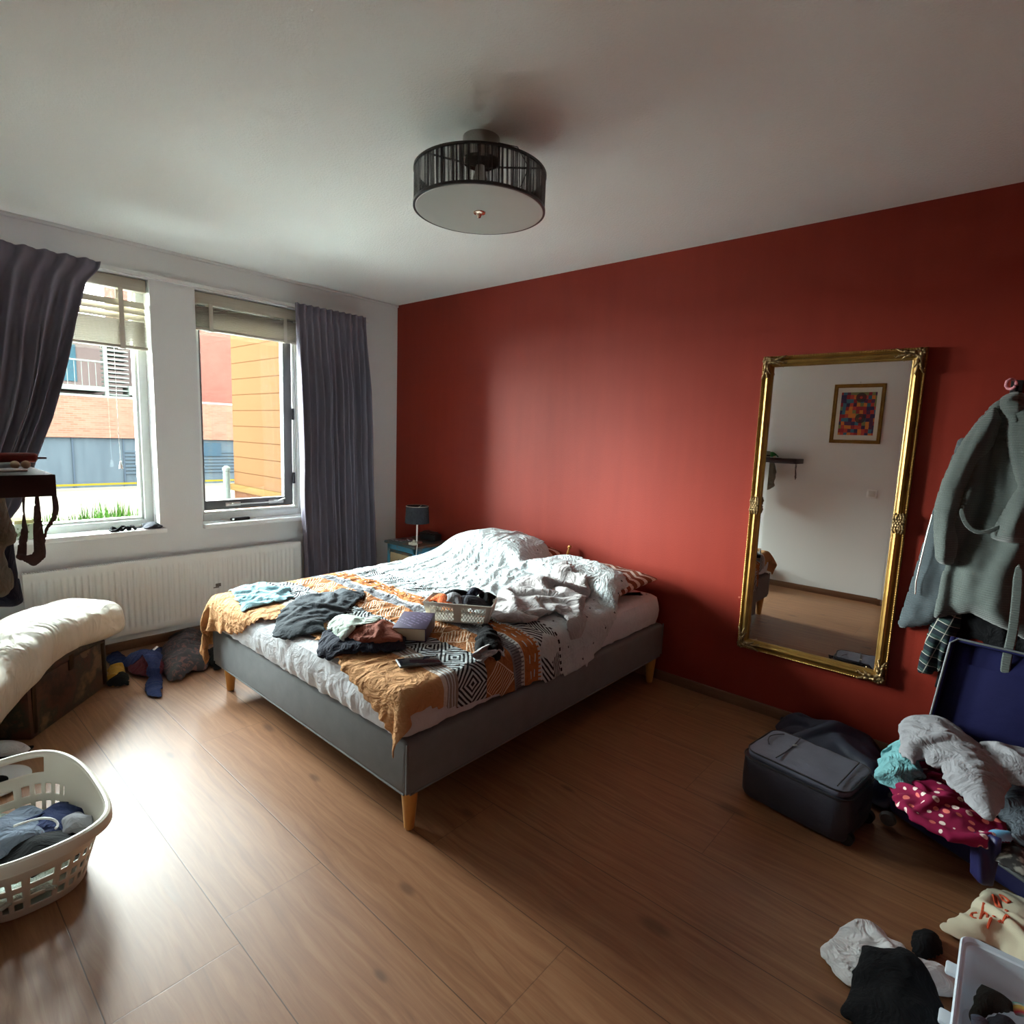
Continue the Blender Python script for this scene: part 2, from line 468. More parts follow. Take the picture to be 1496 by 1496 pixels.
def cladfn():
    c = coords('Position'); x, y, z = sep(c)
    f = fmod(z, 0.165)
    g = noise_(scalev(c, 1, 1, 8), 4, 3)
    line = 1.0 - sstep(f, 0.0, 0.012)
    low = z < 0.80
    v = 1.0 - sstep(fmod(x, 0.11), 0.0, 0.010)
    ln = mth('ADD', line * (1.0 - low), v * low)
    col = mixc(g * 0.4, tuple(v * .50 for v in oc((246, 184, 134))), tuple(v * .50 for v in oc((240, 170, 118))))
    col = mixc(low * 0.7, col, tuple(v * .42 for v in oc((222, 138, 100))))
    return {'Base Color': mixc(ln * 0.55, col, tuple(v * .3 for v in oc((120, 68, 34)))), 'Normal': bump(1.0 - ln, 0.5, 0.01)}
M_clad = mat('orange_timber_cladding', spec=0.0, rough=0.6, fn=cladfn)

GZ = -0.85
struct(MB().box(-7.5, -.36, -60, 60, GZ - .1, GZ).build('ground', M_street, smooth=False, recentre=False))  # unseen near ground, kept pale to bounce light up to the ceiling
M_road = mat('darkened_road', rough=1.0, spec=0.0, fn=lambda: {'Base Color': mixc(noise_(coords('Position'), 2, 3), oc((222, 206, 186)), oc((196, 184, 168)))})  # visible road, darkened in colour to hold down the sky's glare
struct(MB().box(-60, -7.5, -60, 60, GZ - .1, GZ).build('ground_street', M_road, smooth=False, recentre=False))
# long garage building across the street
t = thing('garage_building', (-22, 4, GZ), 'low terracotta brick building with dark slate doors across the street', 'building')
MB().box(-26, -20, -7, 26, 0.90, 2.33).build('brick_wall', M_brick, t, smooth=False)
MB().box(-20.4, -19.99, -7, 26, 2.30, 2.38).build('coping', M_owhite, t, smooth=False)
MB().box(-26, -20.12, -7, 26, GZ, 0.90).build('garage_front', M_garage, t, smooth=False)
for k, yy in enumerate((3.05, 5.55, 8.1)):
    b = MB()
    for q in range(7): b.box(-20.12, -20.07, yy, yy + 1.9, GZ + .45 + q * .13, GZ + .52 + q * .13)
    b.build('louvre', mat('louvre_grey', oc((120, 136, 150)), 0.6, spec=0.0), t, smooth=False)
b = MB()
for yy in (1.5, 3.0, 5.45, 8.0): b.box(-20.12, -20.08, yy, yy + .05, GZ, .9)
b.build_split('door_joint', mat('joint_pale', oc((110, 124, 140)), 0.6, spec=0.0), t, smooth=False)
MB().box(-20.10, -20.04, 5.6, 6.4, .25, .78).build('notice', mat('notice_grey', oc((96, 120, 138)), .6, spec=0.0), t, smooth=False)
MB().box(-19.2, -19.14, -7, 24, GZ + .16, GZ + .22).build('kerb_rail', mat('yellow_rail', oc((206, 178, 60)), 0.6, spec=0.0), t, smooth=False)
# apartment block with galleries behind it
t = thing('gallery_apartment_block', (-29, -2, GZ), 'pale apartment block with white galleries and outside stair beyond the garages', 'building')
MB().box(-33, -29.5, -8, 6.0, GZ, 5.9).build('facade', mat('pale_rose_render', rough=.9, spec=0.0, fn=lambda: {'Base Color': mixc(noise_(coords('Position'), 1.5, 3), oc((218, 192, 186)), oc((200, 176, 172)))}), t, smooth=False)
for zz in (3.05, 5.85): MB().box(-29.5, -27.6, -8, 4.35, zz - .22, zz, .01).build('gallery_floor', M_owhite, t, smooth=False)
b = MB()
for k in range(46): b.box(-27.66, -27.63, -7.9 + k * .265, -7.88 + k * .265, 3.05, 4.15)
b.box(-27.68, -27.6, -8, 4.35, 4.13, 4.2)
b.build('railing', M_owhite, t, smooth=False)
for yy in (-1.0, 1.3, 2.95):
    w = MB().box(-29.5, -29.44, yy, yy + .75, 3.3, 5.0).build('window', M_oglass, t, smooth=False)
b = MB(); z0, y0 = 2.2, 4.4
for q in range(17): b.box(-28.6, -27.7, 4.45 + .0, 5.35, 2.3 + q * .2, 2.36 + q * .2)
b.box(-27.75, -27.62, 4.35, 4.5, GZ, 6.0).box(-27.75, -27.62, 5.5, 5.62, GZ, 6.0)
for zz in (2.75, 5.5): b.box(-28.6, -27.6, 5.3, 6.1, zz, zz + .42)
b.build('outside_stair', M_owhite, t, smooth=False)
t = thing('red_brick_tower_block', (-30, 9.5, GZ), 'red brick apartment tower with small blue windows beyond the garages', 'building')
MB().box(-34, -29, 6.05, 10.9, GZ, 9).box(-34, -29, 10.9, 14, GZ, 5.6).build('facade', M_brick2, t, smooth=False)
for yy, zz in ((7.35, 3.9), (7.35, 1.9), (12.1, 4.35), (12.1, 3.05), (12.1, 6.0)):
    f = MB().box(-29.0, -28.93, yy, yy + .8, zz, zz + 1.1).build('window', M_owhite, t, smooth=False)
    MB().box(-28.95, -28.90, yy + .06, yy + .74, zz + .06, zz + 1.04).build('pane', M_oglass, f, smooth=False)
MB().box(-31, -28.6, 10.9, 14, 5.5, 5.75).build('roof_edge', M_owhite, t, smooth=False)
# neighbouring bay clad in orange boards
t = thing('timber_clad_bay', (-1.4, .3, GZ), 'orange timber clad bay wall just outside the right window', 'wall')
MB().box(-2.17, -.42, -.55, 1.2, GZ, 4.2).build('cladding', M_clad, t, smooth=False)
MB().box(-2.20, -.42, -.585, -.545, .79, .86, .004).build('ledge', mat('pale_orange_ledge', tuple(v * .6 for v in oc((224, 176, 112))), .6, spec=0.0), t)
b = MB().cyl((-2.25, -.60, GZ), (-2.25, -.60, 1.0), .035, n=16).lathe([(0, 1.0), (.042, 1.0), (.040, 1.03), (.02, 1.05), (0, 1.055)], (-2.25, -.60, 0), 16)
single(b.build('garden_post', M_owhite), 'short white post at the corner of the orange clad bay outside', 'post')
# raised planter with grass under the windows
t = thing('planter', (-2.1, -1.5, GZ), 'raised brick planter full of grass outside the left window', 'planter')
MB().box(-2.6, -1.6, -4.4, -.9, GZ, 0.42, .01).build('planter_box', M_brick, t)
b = MB(); rnd = random.Random(3)
for k in range(1500):
    x = rnd.uniform(-2.5, -1.7); y = rnd.choice((rnd.uniform(-4.3, -1.0), rnd.gauss(-1.75, .18), rnd.gauss(-2.3, .25), rnd.gauss(-2.75, .42)))
    hgt = rnd.uniform(.10, .24) * (1.4 if abs(y + 1.7) < .2 else 1); a = rnd.uniform(0, 2 * PI); l = rnd.uniform(.02, .10)
    w = .006; dx, dy = math.cos(a), math.sin(a)
    P = [Vector((x - dy * w, y + dx * w, .42)), Vector((x + dy * w, y - dx * w, .42)),
         Vector((x + dx * l * .4 + dy * w * .7, y + dy * l * .4 - dx * w * .7, .42 + hgt * .6)), Vector((x + dx * l * .4 - dy * w * .7, y + dy * l * .4 + dx * w * .7, .42 + hgt * .6))]
    b._new(P, [(0, 1, 2, 3)]); b._new([P[3], P[2], Vector((x + dx * l, y + dy * l, .42 + hgt))], [(0, 1, 2)])
g = b.build('grass', mat('fresh_grass', rough=.7, spec=0.0, fn=lambda: {'Base Color': mixc(noise_(coords('Position'), 9, 2), oc((130, 190, 80)), oc((96, 150, 66)))}), t, smooth=False, fixn=False)
g['kind'] = 'stuff'

# ================================================================== DAYLIGHT
SKY = 42.0
w = bpy.data.worlds.new('overcast'); SC.world = w; w.use_nodes = True; nt = w.node_tree; S.nt = nt
bg = nt.nodes['Background']
c = S(nt.nodes.new('ShaderNodeTexCoord').outputs['Generated']); x, y, z = sep(c)
sky = mixc(sstep(z, 0.0, 0.8), (0.95, 1.0, 0.98), (0.84, 0.96, 1.0))
cl = noise_(c, 2.2, 4, .6)
sky = mixc(sstep(cl, .35, .7) * .25, sky, (1.0, 1.0, 1.0))
# the sky is brightest low in one direction, where the sun stands behind thin cloud
dot = x * -0.52 + y * -0.83 + z * 0.20
glow = sstep(dot, 0.55, 1.0)
put(nt, bg.inputs[0], sky); put(nt, bg.inputs[1], (glow * 0.6 + 1.0) * SKY)
for W in (W1, W2):
    l = bpy.data.lights.new('window_portal', 'AREA'); l.shape = 'RECTANGLE'
    l.size = W[1] - W[0]; l.size_y = W[3] - W[2]; l.cycles.is_portal = True
    o = bpy.data.objects.new('window_portal', l); COL.objects.link(o)
    o.location = (-.29, (W[0] + W[1]) / 2, (W[2] + W[3]) / 2); o.rotation_euler = (0, -PI / 2, 0)
    o.rotation_euler = Matrix(((0, 0, -1), (1, 0, 0), (0, -1, 0))).to_euler()
# ================================================================== CLOTH
def pbd(P, rest, inside, fixed, collide, steps=60, iters=6, gravity=0.0006, kb=0.25, damp=0.90, drop=None):
    """small position-based cloth: P (n,m,3) start, rest (n,m,3) flat layout the lengths are taken from"""
    n, m = P.shape[:2]; ins = inside.ravel(); w = np.where(fixed.ravel(), 0.0, 1.0)
    X = P.reshape(-1, 3).astype(np.float64).copy(); R0 = rest.reshape(-1, 3)
    I = np.arange(n * m).reshape(n, m); groups = []
    def add(di, dj, k):
        if dj >= 0: A = I[:n - di, :m - dj]; B = I[di:, dj:]
        else: A = I[:n - di, -dj:]; B = I[di:, :m + dj]
        A = A.ravel(); B = B.ravel()
        ok = ins[A] & ins[B]; A, B = A[ok], B[ok]
        if di: par = (A // m // di) % 2
        else: par = (A % m // dj) % 2
        for q in (0, 1):
            s = par == q
            a, b = A[s], B[s]
            if len(a) == 0: continue
            L = np.linalg.norm(R0[a] - R0[b], axis=1)
            groups.append((a, b, L, k, w[a], w[b]))
    add(1, 0, 1.0); add(0, 1, 1.0); add(1, 1, 0.6); add(1, -1, 0.6)
    add(2, 0, kb); add(0, 2, kb); add(3, 0, kb * .4); add(0, 3, kb * .4)
    prev = X.copy()
    for s in range(steps):
        V = (X - prev) * damp; prev = X.copy(); X = X + V * w[:, None]
        X[:, 2] -= gravity * w
        for it in range(iters):
            for a, b, L, k, wa, wb in groups:
                d = X[b] - X[a]; l = np.sqrt((d * d).sum(1)) + 1e-9
                ws = wa + wb; ws = np.where(ws == 0, 1, ws)
                c = (k * (l - L) / l / ws)[:, None] * d
                X[a] += c * wa[:, None]; X[b] -= c * wb[:, None]
            X = collide(X, prev)
    return X.reshape(n, m, 3)

def poly_inside(px, py, poly):
    r = np.zeros(px.shape, bool); n = len(poly)
    for i in range(n):
        x0, y0 = poly[i]; x1, y1 = poly[(i + 1) % n]
        if y0 == y1: continue
        c = ((y0 > py) != (y1 > py)) & (px < (x1 - x0) * (py - y0) / (y1 - y0) + x0)
        r ^= c
    return r

def edge_dist(px, py, poly):
    d = np.full(px.shape, 1e9)
    n = len(poly)
    for i in range(n):
        x0, y0 = poly[i]; x1, y1 = poly[(i + 1) % n]
        t = np.clip(((px - x0) * (x1 - x0) + (py - y0) * (y1 - y0)) / ((x1 - x0) ** 2 + (y1 - y0) ** 2 + 1e-12), 0, 1)
        d = np.minimum(d, np.hypot(px - x0 - t * (x1 - x0), py - y0 - t * (y1 - y0)))
    return d

def nearest_on(px, py, poly):
    bx, by = px.copy(), py.copy(); d = np.full(px.shape, 1e9); n = len(poly)
    for i in range(n):
        x0, y0 = poly[i]; x1, y1 = poly[(i + 1) % n]
        t = np.clip(((px - x0) * (x1 - x0) + (py - y0) * (y1 - y0)) / ((x1 - x0) ** 2 + (y1 - y0) ** 2 + 1e-12), 0, 1)
        qx = x0 + t * (x1 - x0); qy = y0 + t * (y1 - y0); e = np.hypot(px - qx, py - qy)
        m = e < d; d[m] = e[m]; bx[m] = qx[m]; by[m] = qy[m]
    return bx, by, d
def snapped(poly, res):
    xs = [p[0] for p in poly]; ys = [p[1] for p in poly]
    gx = np.arange(min(xs) - res * 1.5, max(xs) + res * 1.5, res); gy = np.arange(min(ys) - res * 1.5, max(ys) + res * 1.5, res)
    PX, PY = np.meshgrid(gx, gy, indexing='ij'); ins = poly_inside(PX, PY, poly)
    bx, by, d = nearest_on(PX, PY, poly)
    m = (~ins) & (d < res * .55); ins2 = ins | m
    mv = m | (ins & (d < res * .45))
    PX = np.where(mv, bx, PX); PY = np.where(mv, by, PY)
    return PX, PY, ins2, np.where(mv, 0, d)


class Ground:
    """height of whatever already lies in a region, sampled once from the real meshes"""
    def __init__(s, x0, x1, y0, y1, objs=(), base=0.0, res=0.02, top=1.4):
        s.x0, s.y0, s.res = x0, y0, res
        nx = int((x1 - x0) / res) + 2; ny = int((y1 - y0) / res) + 2
        s.h = np.full((nx, ny), float(base))
        for o in objs:
            W = WORLD[o.name]; me = o.data
            vs = [W @ v.co for v in me.vertices]
            t = BVHTree.FromPolygons(vs, [list(p.vertices) for p in me.polygons])
            for i in range(nx):
                for j in range(ny):
                    hit = t.ray_cast(Vector((x0 + i * res, y0 + j * res, top)), Vector((0, 0, -1)))
                    if hit[0] is not None and hit[0].z > s.h[i, j]: s.h[i, j] = hit[0].z
    def at(s, x, y):
        fx = np.clip((x - s.x0) / s.res, 0, s.h.shape[0] - 1.001); fy = np.clip((y - s.y0) / s.res, 0, s.h.shape[1] - 1.001)
        i = fx.astype(int); j = fy.astype(int); a = fx - i; b = fy - j; h = s.h
        return h[i, j] * (1 - a) * (1 - b) + h[i + 1, j] * a * (1 - b) + h[i, j + 1] * (1 - a) * b + h[i + 1, j + 1] * a * b

def uvmesh(name, X, inside, uv, material, parent=None, thick=0.004, sub=1, off=1.0, label=None):
    n, m = X.shape[:2]
    idx = -np.ones((n, m), int); c = 0; vs = []
    q = inside[:-1, :-1] & inside[1:, :-1] & inside[:-1, 1:] & inside[1:, 1:]
    use = np.zeros((n, m), bool)
    use[:-1, :-1] |= q; use[1:, :-1] |= q; use[:-1, 1:] |= q; use[1:, 1:] |= q
    idx[use] = np.arange(use.sum()); vs = X[use]
    fi, fj = np.nonzero(q)
    F = np.stack([idx[fi, fj], idx[fi + 1, fj], idx[fi + 1, fj + 1], idx[fi, fj + 1]], 1)
    me = bpy.data.meshes.new(name)
    me.from_pydata([tuple(v) for v in vs], [], [tuple(int(k) for k in f) for f in F])
    if uv is not None:
        l = me.uv_layers.new(name='cloth'); U = uv[use]
        li = np.empty(len(me.loops), int); me.loops.foreach_get('vertex_index', li)
        l.data.foreach_set('uv', U[li].astype(np.float32).ravel())
    o = link(name, me, material, parent, angle=None)
    if thick: mod_solid(o, thick, off)
    if sub: mod_sub(o, sub)
    return o

def garment(name, poly, ground, material, ratio=1.25, thick=0.006, res=0.016, loft=0.05, seed=0, steps=45, kb=0.15,
            lump=0.0, rise=None, parent=None, grav=0.0012, holes=None, edge_in=0.75, anis=None, sub=1, layers=1):
    """cloth dropped inside an outline: it holds more cloth than the outline has room for, so it buckles into folds"""
    # a slightly uneven outline, as a dropped garment has
    q = []
    for (x0, y0), (x1, y1) in zip(poly, poly[1:] + poly[:1]):
        m = max(1, int(math.hypot(x1 - x0, y1 - y0) / .03))
        for k in range(m):
            x = x0 + (x1 - x0) * k / m; y = y0 + (y1 - y0) * k / m
            q.append((x + fbm(x * 16, y * 16, seed, 2) * .007, y + fbm(x * 16 + 9, y * 16, seed + 5, 2) * .007))
    poly = q
    PX, PY, ins, ed = snapped(poly, res)
    gx, gy = PX[:, 0], PY[0, :]
    rs = np.random.RandomState(seed)
    Z = ground.at(PX, PY) + thick + 0.004
    nz = np.array([[fbm(PX[i, j] * 9 + seed * 3.1, PY[i, j] * 9, seed * 1.7) for j in range(PX.shape[1])] for i in range(PX.shape[0])])
    Z = Z + loft * (0.5 + 0.9 * nz) * np.clip(ed / .04, 0, 1) + lump * np.sqrt(np.clip(ed / (ed.max() + 1e-6), 0, 1))
    if rise is not None: Z = Z + rise(PX, PY)
    P = np.stack([PX, PY, Z], 2); P[..., :2] += (rs.rand(*P.shape[:2], 2) - .5) * res * .3
    ax, ay = anis if anis else (ratio, ratio)
    Rst = np.stack([PX * ax, PY * ay, 0 * PX], 2)
    under = lump
    def collide(X, prev):
        g = ground.at(X[:, 0], X[:, 1]) + thick + .002
        if under:
            e = edge_dist(X[:, 0], X[:, 1], poly) * poly_inside(X[:, 0], X[:, 1], poly)
            g = g + under * np.sqrt(np.clip(e / (ed.max() + 1e-6), 0, 1)) * .8
        hitm = X[:, 2] < g
        X[hitm, 2] = g[hitm]
        X[hitm, :2] = X[hitm, :2] * .35 + prev[hitm, :2] * .65
        return X
    X = pbd(P, Rst, ins, np.zeros(ins.shape, bool), collide, steps, 4, grav, kb)
    return uvmesh(name, X, ins, np.stack([PX, PY], 2), material, parent, thick, sub)

# --- cloths and their colours
C_teal = fabric('pale_blue_cotton', lin((150, 186, 192)), lin((120, 158, 168)))
C_jean = fabric('charcoal_denim', lin((62, 68, 74)), lin((44, 50, 57)), bumps=.4, crease=.3)
C_navy = fabric('navy_jersey', lin((38, 42, 58)), lin((26, 29, 43)))
C_sage = fabric('pale_sage_cotton', lin((184, 194, 184)), lin((160, 174, 168)))
C_rust = fabric('rust_brown_cotton', lin((140, 80, 62)), lin((116, 62, 50)))
C_black = fabric('black_jersey', lin((15, 16, 19)), lin((10, 10, 13)), crease=.3)
C_grey = fabric('heather_grey_jersey', lin((150, 150, 154)), lin((124, 124, 130)), crease=.35)
C_dgrey = fabric('dark_grey_knit', lin((74, 76, 84)), lin((54, 56, 64)))
C_greige = fabric('grey_fleece', lin((168, 163, 163)), lin((148, 143, 144)), scale=120, bumps=.6, sheen=.3)
C_orange = fabric('orange_cotton', lin((224, 112, 62)), lin((200, 92, 50)))
C_white = fabric('white_cotton', lin((222, 222, 222)), lin((205, 206, 210)))
C_cream = fabric('cream_canvas', lin((220, 212, 190)), lin((200, 190, 166)))
C_blue = fabric('dark_blue_nylon', lin((44, 56, 96)), lin((30, 38, 72)))
C_mustard = fabric('mustard_knit', lin((178, 132, 48)), lin((140, 98, 34)))
C_maroon = fabric('maroon_nylon', lin((96, 34, 42)), lin((66, 22, 28)))
C_slate = fabric('slate_blue_cotton', lin((128, 140, 156)), lin((96, 106, 124)))
C_olive = fabric('olive_black_knit', lin((58, 56, 50)), lin((40, 39, 35)), bumps=.5)
C_khaki = fabric('khaki_canvas', lin((128, 124, 108)), lin((98, 96, 82)))
C_aqua = fabric('aqua_cotton', lin((132, 190, 194)), lin((104, 160, 168)))
C_sheet = fabric('white_sheet_cotton', lin((212, 214, 218)), lin((198, 201, 208)), scale=300, bumps=.15, bigb=1.2, crease=.25)
def satinfn():
    c = coords('Object'); h = creases(scalev(c, 1.0, 1.0, .6), 3.6, 1.4)
    return {'Base Color': mixc(noise_(c, 4, 3), lin((214, 209, 196)), lin((204, 198, 184))), 'Normal': bump(h, .8, .030)}
C_satin = mat('ivory_duvet_satin', rough=.7, fn=satinfn, spec=.25)
C_unused = fabric('ivory_duvet_cotton', lin((214, 209, 196)), lin((204, 198, 184)), bumps=.15, crease=0)
# ================================================================== BED
BX0, BX1, BY0, BY1 = 1.02, 2.75, -2.02, -.03
C_box = fabric('grey_upholstery', lin((124, 126, 127)), lin((106, 108, 110)), scale=420, bumps=.5, big=14, crease=0)
M_beech = mat('beech_wood', rough=.42, fn=lambda: {'Base Color': mixc(noise_(scalev(coords('Object'), 9, 9, 1.5), 6, 4, .6), lin((214, 160, 84)), lin((186, 128, 58)))})
bed = thing('bed_base', ((BX0 + BX1) / 2, (BY0 + BY1) / 2, 0), 'grey upholstered double bed base on short tapered beech legs against red wall', 'bed')
b = MB(); b.box(BX0, BX1, BY0, BY1, .165, .377, .022, 4)
for v in b.bm.verts:
    if v.co.z < .22: v.co.z += .004 * math.sin(v.co.x * 7 + v.co.y * 5)
b.build('upholstered_box', C_box, bed)
b = MB()   # piped seams at the corners and along the lower edge
r = .0045; q = .004
for (x, y) in ((BX0 + q, BY0 + q), (BX1 - q, BY0 + q), (BX1 - q, BY1 - q), (BX0 + q, BY1 - q)):
    b.tube([(x, y, .18), (x, y, .375)], r, 8)
for zz in (.172,):
    b.tube([(BX0 + .02, BY0 + q, zz), (BX1 - .02, BY0 + q, zz)], r, 8).tube([(BX1 - q, BY0 + .02, zz), (BX1 - q, BY1 - .02, zz)], r, 8)
b.build_split('piping', C_box, bed)
for x, y in ((2.700, -1.965), (1.065, -1.950), (2.705, -.085), (1.065, -.085)):
    MB().lathe([(0, 0), (.017, 0), (.0195, .004), (.034, .17), (0, .17)], (x, y, 0), 28).build('leg', M_beech, bed)
# mattress with fitted sheet
def rrect(cx, cy, hx, hy, r, n=8):
    pts = []
    for (sx, sy, a0) in ((1, 1, 0), (-1, 1, PI / 2), (-1, -1, PI), (1, -1, 1.5 * PI)):
        for k in range(n + 1):
            a = a0 + k * PI / 2 / n
            pts.append((cx + sx * (hx - r) + r * math.cos(a), cy + sy * (hy - r) + r * math.sin(a)))
    return pts
def fitted(x0, x1, y0, y1, z0, z1, seed):
    cx, cy = (x0 + x1) / 2, (y0 + y1) / 2; hx, hy = (x1 - x0) / 2, (y1 - y0) / 2
    prof = [(-.035, 0), (-.008, .012), (0, .045), (.004, .09), (0, (z1 - z0) - .05), (-.012, (z1 - z0) - .018), (-.045, z1 - z0 - .002), (-.12, z1 - z0)]
    rings = []
    per = []
    base = rrect(cx, cy, hx, hy, .07, 8)
    # resample evenly
    pts = [Vector((p[0], p[1], 0)) for p in base]; pts.append(pts[0].copy())
    L = [0]
    for a, c in zip(pts, pts[1:]): L.append(L[-1] + (c - a).length)
    n = 420; P = np.zeros((len(prof) * 2 - 1, n, 3))
    full = []
    for k in range(len(prof) - 1):
        full += [prof[k], ((prof[k][0] + prof[k + 1][0]) / 2, (prof[k][1] + prof[k + 1][1]) / 2)]
    full.append(prof[-1])
    for j in range(n):
        t = L[-1] * j / n
        k = max(i for i in range(len(L)) if L[i] <= t + 1e-9); k = min(k, len(pts) - 2)
        f = (t - L[k]) / max(L[k + 1] - L[k], 1e-9); p = pts[k].lerp(pts[k + 1], f)
        d = Vector((p.x - cx, p.y - cy, 0)); ax = max(abs(p.x - cx) - (hx - .07), 0); ay = max(abs(p.y - cy) - (hy - .07), 0)
        nn = Vector((math.copysign(ax, d.x), math.copysign(ay, d.y), 0)); nn.normalize()
        for i, (o, z) in enumerate(full):
            low = max(0, 1 - z / .13)
            wr = .007 * low * fbm(t * 16, z * 8, seed, 3) + .004 * fbm(t * 5, z * 10, seed + 3, 3) + .003 * low * math.sin(t * 75 + 3 * fbm(t * 3, 0, 2)) * math.sin(t * 2.3)
            P[i, j] = (p.x + nn.x * (o + wr), p.y + nn.y * (o + wr), z0 + z + (.006 * low * fbm(t * 9, 1, seed) if i else 0))
    return P
mz0, mz1 = .378, .560
P = fitted(1.025, 2.735, -2.035, -.035, mz0, mz1, 4)
b = MB(); b.grid(P, closed_v=True)
b.bm.verts.ensure_lookup_table()
n = P.shape[1]; top = [b.bm.verts[(P.shape[0] - 1) * n + k] for k in range(n)]; bot = [b.bm.verts[k] for k in range(n)]
b.bm.faces.new(top); b.bm.faces.new(bot)
matt = b.build('mattress', C_sheet)
single(matt, 'thick mattress in a white fitted sheet on the grey bed base', 'mattress')

# --- pillows
def pillow(name, c, sx, sy, sz, rz, material, label, cat='pillow', group=None, tilt=(0, 0), seed=0, n=40, flat=0.0):
    P = []
    for s in (1, -1):
        G = np.zeros((n, n, 3))
        for i in range(n):
            for j in range(n):
                u = -1 + 2 * i / (n - 1); v = -1 + 2 * j / (n - 1)
                e = (max(0, 1 - abs(u) ** 2.6) * max(0, 1 - abs(v) ** 2.6)) ** .45
                pinch = 1 - .07 * (1 - v * v) * abs(u) ** 4
                pinv = 1 - .07 * (1 - u * u) * abs(v) ** 4
                w = fbm(u * 2.2 + seed, v * 2.2, s * 3) * .10 * e + .05 * math.sin(9 * (u * .6 + v) + 4 * fbm(u, v, seed)) * e * (1 - e)
                z = s * (sz / 2) * e * (1 + w * 2)
                if s < 0: z *= (1 - flat)
                G[i, j] = (u * sx / 2 * pinch, v * sy / 2 * pinv, z)
        P.append(G)
    M = Matrix.Translation(c) @ Matrix.Rotation(rz, 4, 'Z') @ Matrix.Rotation(tilt[0], 4, 'X') @ Matrix.Rotation(tilt[1], 4, 'Y')
    b = MB()
    for G in P:
        Q = G.copy().reshape(-1, 3); Q = np.array([tuple(M @ Vector(q)) for q in Q]).reshape(G.shape); b.grid(Q)
    bmesh.ops.remove_doubles(b.bm, verts=b.bm.verts[:], dist=.0006)
    o = b.build(name, material); mod_sub(o, 1)
    return single(o, label, cat, group)
def pillowpat():
    u, v, w = sep(coords('Object'))
    z = fmod(absn(fmod(u * 14.0, 2.0) - 1.0) + v * 16.0, 1.0)
    dots = (voronoi(coords('Object'), 60, rnd=.2) < .25)
    c = mixc((z < .42), lin((126, 70, 50)), lin((214, 200, 190)))
    return {'Base Color': mixc(dots * .6, c, lin((70, 60, 58)))}
C_pat = mat('brown_patterned_pillowcase', rough=.9, fn=pillowpat, spec=.2)
pil_a = pillow('pillow', (1.62, -.30, .66), .74, .48, .17, .02, C_pat, 'brown and white patterned pillow showing its corner above the duvet at the highest point', seed=1, tilt=(.16, 0), flat=.4)
pil_b = pillow('pillow', (2.36, -.31, .635), .70, .50, .13, -.05, C_pat, 'rust patterned pillow sticking out of the duvet at the mirror side of the bed', seed=5, tilt=(.10, 0), flat=.4)
# small wooden back-scratcher end behind the pillows
b = MB(); b.tube([(2.0, -.052, .50), (2.005, -.05, .62), (2.01, -.048, .70), (2.02, -.046, .745)], [.012, .012, .010, .006], 12)
b.lathe([(0, -.01), (.012, -.006), (.014, .002), (.010, .01), (0, .012)], (2.02, -.046, .745), 16)
single(b.build('wooden_stick', M_beech), 'small wooden stick end poking up between pillow and red wall', 'stick')

